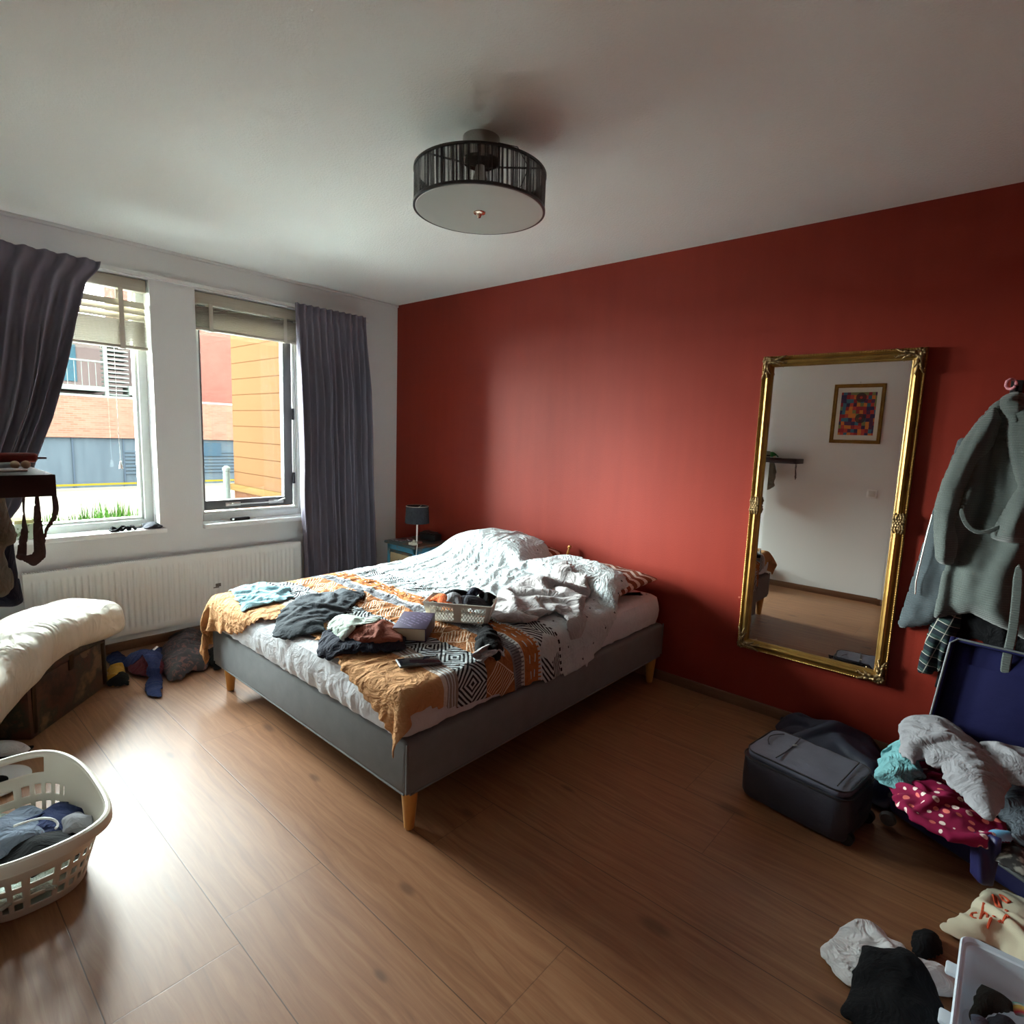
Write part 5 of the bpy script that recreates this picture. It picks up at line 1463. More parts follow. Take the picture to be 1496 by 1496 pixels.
rb_ = thing('bathrobe', (4.2, -.05, .70), 'grey green terry bathrobe with tie belt hanging on the wall right of mirror', 'bathrobe')
body = wallpoly([(1474, 572), (1461, 579), (1443, 594), (1424, 616), (1406, 642), (1392, 666), (1379, 700), (1372, 745), (1376, 790), (1379, 830), (1373, 845), (1366, 880), (1361, 908), (1385, 906), (1417, 901), (1440, 912), (1471, 926), (1497, 942), (1530, 952), (1580, 940), (1590, 850), (1570, 700), (1530, 600), (1500, 574), (1486, 570)], -.13)
def bodyd(x, z, ed):
    f = radial(.030, 26, .095, .012, 11)(x, z, ed)
    return max(.02, f * min(1, .35 + (hz_ - z) / .25))
relief('robe_body', body, -.02, bodyd, M_robe, .010, .008, rb_, .06)
def sled(x, z, ed):
    return max(.02, (.155 + radial(.012, 34, 0, .010, 4)(x, z, ed)) * min(1, .45 + (hz_ - z) / .35))
relief('robe_sleeve', wallpoly([(1452, 590), (1424, 617), (1404, 644), (1390, 667), (1374, 703), (1362, 742), (1361, 784), (1364, 820), (1371, 827), (1382, 829), (1392, 826), (1398, 800), (1403, 762), (1414, 720), (1430, 684), (1452, 650), (1466, 612)], -.15), -.03, sled, M_robe, .010, .008, rb_, .045)
def flapd(x, z, ed):
    return max(.03, (.185 + radial(.020, 24, 0, .012, 6, ph=1.0)(x, z, ed)) * min(1, .4 + (hz_ - z) / .35))
relief('robe_front', wallpoly([(1482, 573), (1470, 600), (1468, 630), (1471, 655), (1479, 690), (1485, 712), (1472, 735), (1456, 762), (1443, 789), (1470, 796), (1497, 800), (1540, 800), (1580, 780), (1570, 690), (1540, 610), (1505, 578)], -.18), -.04, flapd, M_robe, .010, .008, rb_, .05)
relief('robe_collar', wallpoly([(1462, 580), (1474, 572), (1490, 570), (1503, 578), (1500, 600), (1492, 628), (1484, 640), (1477, 622), (1468, 606), (1460, 594)], -.16), -.06, lambda x, z, ed: .11 + .018 * math.sin(z * 90 + x * 40), M_robe, .007, .008, rb_, .025)
def ribbon_px(name, pts, y, w, par): 
    P = [hit(a, c, 1, y + k) for a, c, k in pts]
    return flatstrap(name, [tuple(p) for p in P], w, .006, M_robe, parent=par, up=(0, 1, 0))
ribbon_px('tie_belt', [(1404, 742, -.01), (1406, 754, -.02), (1412, 768, -.02), (1424, 777, -.02), (1438, 779, -.02), (1452, 774, -.01), (1462, 768, .0)], -.175, .020, rb_)
ribbon_px('tie_belt', [(1489, 820, .03), (1486, 870, .0), (1481, 920, .0), (1475, 945, .01), (1470, 965, .01), (1467, 994, .01)], -.19, .036, rb_)

# ================================================================== DARK SOFT SUITCASE
def bagfn(c1, c2):
    return lambda: {'Base Color': mixc(noise_(coords('Object'), 3, 3), c1, c2), 'Normal': bump(noise_(coords('Object'), 420, 2), .3, .002, bump(noise_(coords('Object'), 9, 3), .5, .012))}
M_bag = mat('slate_nylon', rough=.5, fn=bagfn(lin((98, 101, 116)), lin((78, 80, 95))))
M_bagd = mat('dark_nylon', rough=.5, fn=bagfn(lin((54, 54, 66)), lin((42, 42, 52))))
sm = Matrix.Translation((3.765, -.735, 0)) @ Matrix.Rotation(-.15, 4, 'Z')
s1 = thing('suitcase', (3.765, -.735, 0), 'dark slate soft carry-on suitcase lying flat on the floor under the mirror', 'suitcase')
def softbox(b, hx, hy, z0, z1, r, rz_, M, puff=.01, seed=0, mi=0, n=12):
    """rounded soft-sided slab with slightly bulging faces"""
    prof = [(.6, z0), (.97, z0 + .001), (1, z0 + rz_ * .5), (1, z0 + rz_), (1, (z0 + z1) / 2), (1, z1 - rz_), (1, z1 - rz_ * .45), (.985, z1 - rz_ * .12), (.95, z1)]
    base = []
    for (sx_, sy_, a0) in ((1, 1, 0), (-1, 1, PI / 2), (-1, -1, PI), (1, -1, 1.5 * PI)):
        for k in range(n + 1):
            a = a0 + k * PI / 2 / n; base.append((sx_ * (hx - r) + r * math.cos(a), sy_ * (hy - r) + r * math.sin(a)))
        nx_, ny_ = [(-1, 1), (-1, -1), (1, -1), (1, 1)][[(1, 1), (-1, 1), (-1, -1), (1, -1)].index((sx_, sy_))]
        p0 = base[-1]; a = a0 + PI / 2; p1 = (nx_ * (hx - r) + r * math.cos(a), ny_ * (hy - r) + r * math.sin(a))
        for k in range(1, 12): base.append((p0[0] + (p1[0] - p0[0]) * k / 12, p0[1] + (p1[1] - p0[1]) * k / 12))
    rings = []
    for f, z in prof:
        ring = []
        for (x, y) in base:
            o = puff * math.sin(PI * (z - z0) / (z1 - z0)) * (.5 + .5 * fbm(x * 7, y * 7, seed + z * 6, 2)) + .003 * fbm(x * 20, y * 20, z * 20 + seed)
            d = math.hypot(x, y)
            ring.append(b.bm.verts.new(M @ Vector((x * f + x / d * o, y * f + y / d * o, z + .003 * fbm(x * 8, y * 8, seed)))))
        rings.append(ring)
    N = len(base)
    for A_, B_ in zip(rings, rings[1:]):
        for k in range(N): b.bm.faces.new([A_[k], A_[(k + 1) % N], B_[(k + 1) % N], B_[k]]).material_index = mi
    b.bm.faces.new(rings[0][::-1])
    # domed top
    cur = rings[-1]
    for f in (.8, .55, .28):
        nxt = [b.bm.verts.new(M @ Vector((x * f * .95, y * f * .95, z1 + puff * (1 - f) * .9 + .004 * fbm(x * f * 9, y * f * 9, seed)))) for (x, y) in base]
        for k in range(N): b.bm.faces.new([cur[k], cur[(k + 1) % N], nxt[(k + 1) % N], nxt[k]])
        cur = nxt
    b.bm.faces.new(cur)
    return base
b = MB(); base = softbox(b, .212, .150, .012, .185, .055, .03, sm, .008, 1); b.build('case_body', M_bagd, s1)
b = MB(); softbox(b, .200, .138, .180, .215, .050, .016, sm, .010, 5); b.build('front_pocket', M_bag, s1)
b = MB()
for (hx2, hy2, zz, rr_) in ((.213, .151, .184, .0042), (.202, .140, .211, .0034)):
    pts = [tuple(sm @ Vector((x * hx2 / .212, y * hy2 / .150, zz))) for x, y in base]
    b.tube(pts, rr_, 8, closed=True)
b.build_split('piping', M_blk, s1)
b = MB().tube([tuple(sm @ Vector((-.085 + .04 * t - .03 * t * t, .125 - .25 * t, .2235))) for t in [i / 12 for i in range(13)]], .0026, 6)
b.tube([tuple(sm @ Vector((.150 + .010 * t, .125 - .25 * t, .2225))) for t in [i / 12 for i in range(13)]], .0026, 6)
b.tube([tuple(sm @ Vector((-.145 - .03 * math.sin(t * PI), .10 - .14 * t, .222))) for t in [i / 12 for i in range(13)]], .0022, 6)
zp = b.build_split('zip_line', M_blk, s1)
MB().box(-.010, .010, -.004, .004, 0, .004, .001, M=sm @ Matrix.Translation((-.068, .03, .226)) @ Matrix.Rotation(1.1, 4, 'Z')).build('zip_pull', M_steel, s1)
b = MB().tube([tuple(sm @ Vector((-.210, -.05, .10))), tuple(sm @ Vector((-.232, -.035, .13))), tuple(sm @ Vector((-.238, 0, .14))), tuple(sm @ Vector((-.232, .035, .13))), tuple(sm @ Vector((-.210, .05, .10)))], .008, 10)
b.build('carry_handle', M_bagd, s1)
for yy in (-.105, .105):
    MB().cyl(tuple(sm @ Vector((.205, yy - .012, .026))), tuple(sm @ Vector((.205, yy + .012, .026))), .026, n=24).build('wheel', M_blk, s1)
b = MB().box(.205, .222, -.05, .05, .08, .12, .006, M=sm); b.build('end_grip', M_bagd, s1)
# dark blue jacket slumped against the wall behind it
g = Ground(3.3, 4.1, -.7, .0, [bpy.data.objects['case_body']], 0, .02, .5)
garment('padded_jacket', [(3.50, -.03), (3.62, -.025), (3.80, -.03), (3.90, -.06), (3.97, -.22), (4.03, -.42), (4.0, -.52), (3.90, -.50), (3.74, -.52), (3.60, -.44), (3.53, -.24)], g, mat('blue_black_padding', rough=.6, fn=bagfn(lin((34, 44, 70)), lin((22, 26, 40)))), 1.35, .012, .016, .05, 12, 40, lump=.15)
tag(bpy.data.objects['padded_jacket'], 'dark blue padded jacket slumped between the slate suitcase and the red wall', 'jacket')

# ================================================================== OPEN NAVY SUITCASE
M_nv = mat('navy_polyester', rough=.5, fn=bagfn(lin((34, 36, 92)), lin((24, 25, 66))))
M_nvd = mat('navy_lining', rough=.8, spec=.15, fn=bagfn(lin((19, 20, 66)), lin((12, 13, 42))))
M_trim = mat('grey_trim', lin((84, 88, 90)), .5)
om = Matrix.Translation((4.385, -.545, 0)) @ Matrix.Rotation(-.50, 4, 'Z')
s2 = thing('open_suitcase', (4.385, -.545, 0), 'open navy blue suitcase stuffed with clothes, lid leaning on the red wall', 'suitcase')
b = MB(); zz_ = .225
baseo = []
hx2, hy2, r2 = .325, .165, .05
for (sx_, sy_, a0) in ((1, 1, 0), (-1, 1, PI / 2), (-1, -1, PI), (1, -1, 1.5 * PI)):
    for k in range(9):
        a = a0 + k * PI / 16; baseo.append((sx_ * (hx2 - r2) + r2 * math.cos(a), sy_ * (hy2 - r2) + r2 * math.sin(a)))
rings = []
for (f, z) in ((.94, .012), (.985, .018), (1, .05), (1.01, .12), (1, zz_ - .02), (.995, zz_), (.97, zz_), (.965, .05), (.93, .04)):
    rings.append([b.bm.verts.new(om @ Vector((x * f, y * f, z + .006 * fbm(x * 6, y * 6, z)))) for x, y in baseo])
N = len(baseo)
for A_, B_ in zip(rings, rings[1:]):
    for k in range(N): b.bm.faces.new([A_[k], A_[(k + 1) % N], B_[(k + 1) % N], B_[k]])
b.bm.faces.new(rings[0][::-1]); b.bm.faces.new(rings[-1])
shell = b.build('case_shell', M_nv, s2)
b = MB().tube([tuple(om @ Vector((x * .99, y * .99, zz_ + .002))) for x, y in baseo], .005, 8, closed=True)
b.build('zip_edge', M_blk, s2)
for sgn in (-1,):
    for yy in (-.09, .09):
        MB().lathe([(0, -.016), (.024, -.014), (.030, 0), (.024, .014), (0, .016)], (0, 0, 0), 20).build('wheel', M_trim, s2)
wheels = [o for o in bpy.data.objects if o.name.startswith('wheel') and o.parent == s2]
for wv, yy in zip(wheels, (-.075, .10)):
    wv.matrix_parent_inverse = Matrix(); wv.location = (-.335, yy, .034 if yy < 0 else .12); wv.rotation_euler = (PI / 2, 0, 0)
b = MB().tube([tuple(om @ Vector(p)) for p in ((-.335, -.12, .10), (-.352, -.06, .15), (-.354, 0, .17), (-.352, .06, .15), (-.335, .12, .12))], .011, 10)
b.build('side_handle', M_trim, s2)
b = MB().tube([tuple(om @ Vector(p)) for p in ((.02, -.176, .10), (.06, -.198, .112), (.20, -.202, .105), (.30, -.186, .10))], .009, 10)
b.build('front_handle', M_trim, s2)
# lid: slab leaning back on the wall
LU = Vector((1, -.10, 0)).normalized(); LV = Vector((.045, .16, .50)).normalized(); LN = LU.cross(LV).normalized()
lo = Vector((4.105, -.285, .215)); LM = Matrix(((LU.x, LV.x, LN.x, lo.x), (LU.y, LV.y, LN.y, lo.y), (LU.z, LV.z, LN.z, lo.z), (0, 0, 0, 1)))
b = MB(); b.box(0, .64, 0, .50, -.012, .0, .004, M=LM)
b.box(0, .018, 0, .50, 0, .05, .006, M=LM).box(.622, .64, 0, .50, 0, .05, .006, M=LM).box(.018, .622, .482, .50, 0, .05, .006, M=LM)
b.build('lid', M_nvd, s2)
b = MB().tube([tuple(LM @ Vector(p)) for p in ((.006, 0, .052), (.006, .2, .052), (.006, .47, .052), (.03, .494, .052), (.6, .494, .052))], .0045, 8)
b.build('lid_trim', M_trim, s2)
b = MB().box(.06, .58, .03, .40, .001, .006, .002, M=LM); b.build('lid_pocket', M_nvd, s2)

def dotfn():
    u, v, _ = sep(S(S.nt.nodes.new('ShaderNodeTexCoord').outputs['UV']))
    p = combine(u, v, 0.0)
    d = voronoi(p, 36, rnd=.5); c = voronoi(p, 36, out='Color', rnd=.55); r, g_, b_ = sep(c)
    col = mixc(noise_(p, 12, 3), lin((150, 22, 72)), lin((104, 16, 48)))
    dotc = mixc((r > .62), lin((232, 214, 206)), lin((226, 120, 110)))
    col = mixc((d < .30), col, dotc); col = mixc((d < .11) * (r < .62), col, lin((196, 150, 150)))
    return {'Base Color': col}
M_dot = mat('crimson_spotted_cotton', rough=.85, fn=dotfn, spec=.2)
g = Ground(3.9, 4.8, -1.15, -.2, [], .19, .03)
def zfill(z): return Ground(3.9, 4.8, -1.2, -.1, [], z, .03)
def put_g(name, px, z, m, ratio, loft, seed, lump, label, cat, group=None, thick=.006, base=None, res=.013, steps=35, gr=None, **k):
    o = garment(name, floorpoly(px, z), gr or zfill(base if base is not None else z - lump * .6), m, ratio, thick, res, loft, seed, steps, lump=lump, **k)
    return tag(o, label, cat, group)
# a bed of folded clothes filling the case
put_g('folded_clothes', [(1306, 1150), (1330, 1120), (1400, 1095), (1500, 1120), (1560, 1200), (1500, 1245), (1460, 1228), (1400, 1205), (1350, 1185)], .20, C_dgrey, 1.2, .03, 20, .06, 'dark grey folded clothes filling the bottom of the open suitcase', 'clothes', base=.15)
put_g('spotted_blouse', [(1305, 1131), (1322, 1130), (1338, 1134), (1341, 1112), (1345, 1092), (1356, 1095), (1372, 1110), (1394, 1136), (1428, 1164), (1460, 1180), (1478, 1194), (1470, 1201), (1440, 1212), (1416, 1210), (1390, 1200), (1362, 1188), (1338, 1176), (1318, 1158)], .29, M_dot, 1.3, .05, 21, .07, 'crimson blouse with pale spots spilling over the edge of the open suitcase', 'blouse', base=.225, res=.010)
put_g('aqua_shirt', [(1284, 1108), (1294, 1090), (1306, 1076), (1322, 1068), (1338, 1076), (1348, 1096), (1346, 1118), (1338, 1132), (1330, 1126), (1312, 1128), (1294, 1120)], .30, C_aqua, 1.45, .07, 22, .07, 'aqua blue shirt bundled at the left end of the open suitcase', 'shirt', base=.235, res=.010)
put_g('rolled_sweatshirt', [(1316, 1040), (1326, 1032), (1345, 1031), (1375, 1033), (1400, 1044), (1430, 1070), (1456, 1092), (1476, 1112), (1479, 1122), (1466, 1150), (1452, 1166), (1440, 1160), (1410, 1138), (1384, 1116), (1374, 1098), (1366, 1100), (1350, 1084), (1336, 1090), (1322, 1078)], .42, C_grey, 1.16, .03, 28, .12, 'light grey sweatshirt rolled up on top of the open suitcase', 'sweatshirt', base=.33, res=.012, thick=.012)
ws = put_g('grey_tee', [(1441, 1072), (1452, 1066), (1470, 1074), (1500, 1076), (1530, 1080), (1540, 1120), (1500, 1116), (1472, 1108), (1448, 1092)], .44, C_grey, 1.4, .05, 23, .05, 'grey tee shirt crumpled at the foot of the suitcase lid', 'shirt', base=.36)
put_g('grey_jeans', [(1462, 1112), (1480, 1120), (1530, 1150), (1530, 1210), (1490, 1205), (1474, 1185), (1462, 1150)], .30, fabric('faded_grey_denim', lin((96, 104, 112)), lin((70, 76, 84))), 1.3, .04, 24, .06, 'faded grey jeans at the right side of the open suitcase', 'jeans', base=.23)
put_g('blue_wipes_packet', [(1440, 1214), (1450, 1209), (1478, 1211), (1482, 1220), (1462, 1226), (1442, 1221)], .26, mat('sky_blue_film', rough=.3, fn=lambda: {'Base Color': mixc(noise_(coords('Object'), 60, 2), lin((96, 168, 216)), lin((140, 200, 232)))}), 1.2, .02, 25, .03, 'bright blue plastic packet tucked in the front of the open suitcase', 'packet', base=.235, res=.007)
put_g('striped_pouch', [(1456, 1236), (1470, 1228), (1496, 1240), (1520, 1262), (1500, 1276), (1478, 1266), (1458, 1256)], .22, mat('grey_print_pouch', rough=.4, fn=lambda: {'Base Color': mixc(sstep(noise_(coords('Object'), 34, 3), .45, .6), lin((44, 44, 44)), lin((136, 134, 126)))}), 1.15, .02, 26, .04, 'black and grey printed pouch at the right front of the open suitcase', 'pouch', base=.20, res=.008)
# navy garment hanging over the front edge
pts = wallpoly([(1418, 1218), (1440, 1221), (1464, 1228), (1462, 1250), (1456, 1275), (1450, 1302), (1430, 1293), (1416, 1280), (1417, 1250)], -.93)
o = relief('navy_vest', pts, -.905, lambda x, z, ed: .03 + .012 * math.sin(x * 130 + z * 20), M_nv, .008, .004, None, .02)
tag(o, 'navy vest hanging over the front edge of the open suitcase', 'vest')
t = thing('lotion_tub', (4.475, -.955, .22), 'pale pink plastic container standing at the right edge of the photo', 'container')
Mx = Matrix.Translation((4.478, -.975, .245)) @ Matrix.Rotation(-.3, 4, 'Z') @ Matrix.Rotation(.12, 4, 'Y')
MB().box(-.042, .042, -.028, .028, 0, .155, .016, 4, M=Mx).build('tub_body', mat('pale_pink_plastic', lin((204, 184, 176)), .35), t)
MB().box(-.030, .030, -.020, .020, -.022, .004, .008, 3, M=Mx).build('cap', M_gloss, t)

# ================================================================== FLOOR, front right corner
def totefn():
    u, v, _ = sep(S(S.nt.nodes.new('ShaderNodeTexCoord').outputs['UV']))
    return {'Base Color': mixc(noise_(coords('Object'), 6, 3), lin((222, 214, 190)), lin((206, 197, 170))), 'Normal': bump(noise_(coords('Object'), 500, 2), .3, .002)}
M_tote = mat('natural_canvas', rough=.9, fn=totefn, spec=.15)
fg = Ground(3.9, 4.8, -1.75, -.6, [], 0.0, .03)
tote = put_g('canvas_tote_bag', [(1379, 1346), (1390, 1336), (1406, 1333), (1424, 1318), (1438, 1304), (1452, 1296), (1476, 1300), (1500, 1315), (1540, 1340), (1560, 1420), (1520, 1420), (1490, 1400), (1478, 1390), (1462, 1376), (1440, 1370), (1416, 1366), (1396, 1358)], .03, M_tote, 1.22, .05, 31, .05, 'cream canvas tote bag with orange hand lettering lying on the floor', 'bag', gr=fg, res=.012)
# orange brush lettering printed on the bag: strokes that follow the cloth
gt = Ground(4.2, 4.6, -1.15, -.70, [tote], 0.0, .008, .4)
M_orange = mat('orange_print', lin((206, 84, 48)), .8)
b = MB()
strokes = [[(1429, 1324), (1422, 1323), (1420, 1328), (1424, 1333), (1428, 1334)],                                   # c
           [(1438, 1316), (1436, 1326), (1433, 1338)], [(1435, 1328), (1440, 1325), (1444, 1329), (1443, 1336)],       # h
           [(1449, 1338), (1446, 1344), (1443, 1349)], [(1452, 1333), (1454, 1336)],                                    # i
           [(1459, 1343), (1463, 1341), (1466, 1345)], [(1466, 1343), (1470, 1341), (1473, 1344)],                      # n
           [(1451, 1304), (1456, 1306), (1461, 1314), (1463, 1320), (1458, 1318), (1453, 1311), (1451, 1304)],          # o
           [(1461, 1299), (1468, 1303), (1476, 1312), (1472, 1314), (1466, 1309), (1462, 1302)],                        # o
           [(1470, 1325), (1473, 1328)]]
for st in strokes:
    pts = []
    for (p, q) in zip(st, st[1:]):
        for k in range(5):
            a = p[0] + (q[0] - p[0]) * k / 5; c = p[1] + (q[1] - p[1]) * k / 5; w_ = hit(a, c, 2, .055)
            z = float(gt.at(np.array([w_.x]), np.array([w_.y]))[0]); pts.append((w_.x, w_.y, z + .0062))
    w_ = hit(*st[-1], 2, .055); pts.append((w_.x, w_.y, float(gt.at(np.array([w_.x]), np.array([w_.y]))[0]) + .0062))
    b.tube(pts, .0038, 6)
b.build('lettering', M_orange, tote)
put_g('white_tee', [(1207, 1388), (1214, 1376), (1226, 1364), (1240, 1352), (1256, 1346), (1272, 1348), (1284, 1352), (1300, 1366), (1316, 1376), (1336, 1390), (1364, 1400), (1394, 1420), (1388, 1440), (1340, 1440), (1290, 1440), (1245, 1426), (1228, 1412)], .03, C_white, 1.25, .05, 33, .045, 'white tee shirt lying partly under the black trousers on the floor', 'shirt', gr=fg, res=.012)
fg2 = Ground(3.9, 4.5, -1.75, -1.1, [bpy.data.objects['white_tee']], 0.0, .02, .4)
put_g('black_trousers', [(1266, 1372), (1284, 1370), (1302, 1376), (1326, 1380), (1344, 1394), (1370, 1410), (1384, 1440), (1376, 1500), (1366, 1540), (1310, 1504), (1270, 1468), (1239, 1442), (1243, 1420), (1252, 1396)], .09, C_black, 1.18, .04, 34, .07, 'black trousers in a heap on the floor by the clear plastic bin', 'trousers', gr=fg2, res=.013)
put_g('balled_sock', [(1332, 1372), (1336, 1361), (1350, 1357), (1366, 1362), (1376, 1376), (1377, 1390), (1364, 1398), (1346, 1396), (1334, 1386)], .02, C_black, 1.2, .02, 35, .04, 'balled black sock alone on the floor between tee shirt and tote bag', 'sock', gr=fg, res=.007)
# translucent storage bin
def clearfn(): return {'Base Color': mixc(noise_(coords('Object'), 3, 2), (.84, .92, 1.0), (.76, .86, .96))}
M_clear = mat('translucent_plastic', rough=.35, fn=clearfn)
S.nt = M_clear.node_tree
bs = M_clear.node_tree.nodes['Principled BSDF']; bs.inputs['Alpha'].default_value = .62; bs.inputs['Subsurface Weight'].default_value = .0
bx0, bx1, by0, by1, bh = 4.315, 4.70, -1.78, -1.345, .19
t = thing('storage_bin', (4.5, -1.56, 0), 'clear bluish plastic storage bin full of socks in the bottom right corner', 'bin')
b = MB()
ro = rrect((bx0 + bx1) / 2, (by0 + by1) / 2, (bx1 - bx0) / 2, (by1 - by0) / 2, .03, 6); cx_, cy_ = (bx0 + bx1) / 2, (by0 + by1) / 2
rings = []
for f, z in ((.80, .004), (.90, .004), (.92, .012), (.97, bh - .012), (1.0, bh - .01), (1.02, bh), (1.035, bh - .004), (1.035, bh - .016)):
    rings.append([b.bm.verts.new((cx_ + (x - cx_) * f, cy_ + (y - cy_) * f, z)) for x, y in ro])
N = len(ro)
for A_, B_ in zip(rings, rings[1:]):
    for k in range(N): b.bm.faces.new([A_[k], A_[(k + 1) % N], B_[(k + 1) % N], B_[k]])
b.bm.faces.new(rings[0][::-1])
o = b.build('bin_body', M_clear, t); mod_solid(o, .002, 0)
for yy in (-1.485, -1.655):
    MB().box(bx0 - .030, bx0 + .004, yy - .022, yy + .022, bh - .018, bh - .006, .005).build('clip_lug', M_clear, t)
bg_ = Ground(4.2, 4.8, -1.85, -1.25, [], .06, .03)
def bp(px, z=.13): return [(min(max(x, bx0 + .035), bx1 - .04), min(max(y, by0 + .04), by1 - .03)) for x, y in floorpoly(px, z)]
socks = [(bp([(1410, 1432), (1424, 1424), (1446, 1416), (1472, 1414), (1494, 1424), (1494, 1446), (1470, 1462), (1440, 1462), (1416, 1456)]), C_olive, .10, 'dark olive knitted sock ball at the far side of the clear bin'),
         (bp([(1402, 1466), (1412, 1458), (1432, 1462), (1446, 1470), (1444, 1500), (1430, 1520), (1404, 1510)]), C_slate, .08, 'slate grey sock at the near left of the clear bin'),
         (bp([(1446, 1468), (1466, 1462), (1484, 1466), (1492, 1484), (1486, 1512), (1450, 1520), (1442, 1496)]), C_dgrey, .08, 'dark grey sock ball next to the slate grey sock in the bin'),
         (bp([(1484, 1446), (1494, 1440), (1512, 1444), (1520, 1462), (1500, 1470), (1484, 1462)]), mat('rainbow_knit', rough=.9, fn=lambda: {'Base Color': ramp(fmod(sep(coords('Object'))[1] * 30.0, 1.0), [(0, lin((240, 230, 220))), (.3, lin((90, 200, 190))), (.55, lin((220, 60, 90))), (.8, lin((240, 210, 110)))])}), .09, 'brightly striped sock at the right side of the clear bin')]
for k, (pl, m, lump, lab) in enumerate(socks):
    garment('rolled_sock', pl, bg_, m, 1.25, .005, .009, .03, 40 + k, 28, lump=lump)
    o = [x for x in bpy.data.objects if x.name.startswith('rolled_sock')][-1]
    tag(o, lab, 'sock', 'socks in the clear bin')
# ================================================================== THINGS LYING ON THE BED
def world_of(o): return o
dg = Ground(.9, 2.95, -2.2, -.2, [duv, matt], .40, .015, 1.3)
def on_bed(name, px, z, m, ratio, loft, seed, lump, label, cat, group='clothes lying on the bed', ground=None, **k):
    o = garment(name, floorpoly(px, z), ground or dg, m, ratio, k.pop('thick', .006), k.pop('res', .013), loft, seed, k.pop('steps', 38), lump=lump, **k)
    return tag(o, label, cat, group)
on_bed('blue_tee', [(338, 858), (356, 854), (385, 852), (400, 857), (420, 862), (425, 871), (410, 876), (392, 880), (372, 884), (358, 888), (352, 880), (346, 868)], .585, C_teal, 1.22, .03, 51, .0, 'pale blue tee shirt spread at the far foot corner of the bed', 'shirt', thick=.008)
on_bed('charcoal_jeans', [(401, 913), (408, 897), (418, 884), (434, 872), (470, 868), (492, 866), (512, 865), (530, 866), (531, 872), (518, 880), (506, 888), (498, 896), (478, 900), (470, 912), (474, 917), (450, 918), (425, 918)], .60, C_jean, 1.15, .03, 52, .045, 'charcoal jeans thrown across the foot of the bed', 'jeans', thick=.010)
nv = on_bed('navy_trousers', [(461, 945), (468, 933), (478, 920), (484, 908), (500, 902), (540, 912), (580, 920), (592, 930), (588, 944), (560, 948), (520, 949), (480, 949)], .60, C_navy, 1.12, .03, 53, .06, 'folded navy trousers at the foot edge of the bed', 'trousers', thick=.012)
dg2 = Ground(1.6, 2.6, -2.1, -1.2, [duv, nv], .55, .015, 1.3)
rs_ = on_bed('rust_shirt', [(508, 924), (530, 914), (552, 900), (562, 902), (576, 912), (586, 920), (584, 927), (560, 930), (530, 931)], .635, C_rust, 1.3, .03, 54, .03, 'rust brown shirt crumpled on top of the folded navy trousers', 'shirt', ground=dg2, res=.010)
dg3 = Ground(1.6, 2.6, -2.1, -1.2, [duv, nv, rs_], .55, .015, 1.3)
on_bed('sage_shirt', [(478, 902), (492, 896), (520, 895), (545, 897), (554, 902), (548, 912), (530, 917), (510, 924), (500, 928), (490, 918), (482, 908)], .64, C_sage, 1.25, .04, 55, .03, 'pale sage shirt heaped on the navy trousers beside the rust shirt', 'shirt', ground=dg3, res=.011)
# book
M_cover = mat('plum_book_cover', rough=.45, fn=lambda: (lambda x, y, z: {'Base Color': mixc((band(fmod(y, .022), .004, .010) * (noise_(scalev(coords('Object'), 90, 30, 1), 1.0, 1) > .48) * band(x, -.05, .05) * band(y, -.075, .075)), lin((66, 56, 82)), lin((120, 110, 140)))})(*sep(coords('Object'))))
M_pages = mat('cream_pages', rough=.8, fn=lambda: {'Base Color': mixc((noise_(scalev(coords('Object'), 1, 1, 220), 3, 2)), lin((226, 220, 196)), lin((206, 198, 172)))})
def zduv(x, y, r=.05):
    a = np.array([x - r, x, x + r, x, x]); c = np.array([y, y, y, y - r, y + r]); return float(np.mean(dg.at(a, c)))
bc2 = hit(606, 908, 2, .64); bc2.z = 0; bz = zduv(bc2.x, bc2.y) + .012
Mbk = Matrix.Translation((bc2.x, bc2.y, bz)) @ Matrix.Rotation(math.radians(38), 4, 'Z') @ Matrix.Rotation(math.radians(3), 4, 'X')
t = thing('thick_book', (bc2.x, bc2.y, bz), 'thick plum covered book lying next to the white plastic basket on the bed', 'book')
w_, l_, h_ = .145, .195, .060
MB().box(-w_ / 2, w_ / 2 - .004, -l_ / 2, l_ / 2, .003, h_ - .003, .001, M=Mbk).build('pages', M_pages, t)
b = MB().box(-w_ / 2 - .002, w_ / 2 + .002, -l_ / 2 - .003, l_ / 2 + .003, h_ - .003, h_, .001, M=Mbk).box(-w_ / 2 - .002, w_ / 2 + .002, -l_ / 2 - .003, l_ / 2 + .003, 0, .003, .001, M=Mbk).box(w_ / 2 - .004, w_ / 2 + .002, -l_ / 2 - .003, l_ / 2 + .003, 0, h_, .001, M=Mbk)
b.build('cover', M_cover, t)
# phone
pc_ = hit(612, 961, 2, .60); pz = zduv(pc_.x, pc_.y) + .012
Mph = Matrix.Translation((pc_.x, pc_.y, pz)) @ Matrix.Rotation(math.radians(66), 4, 'Z') @ Matrix.Rotation(math.radians(2), 4, 'Y')
t = thing('mobile_phone', (pc_.x, pc_.y, pz), 'black mobile phone lying on the tan end of the duvet', 'phone')
MB().box(-.086, .086, -.041, .041, 0, .009, .0035, 3, M=Mph).build('phone_case', mat('grey_phone_case', lin((70, 72, 74)), .4), t)
MB().box(-.080, .080, -.036, .036, .0086, .0096, .0004, M=Mph).build('screen', mat('black_glass', (.006, .006, .008), .06), t)
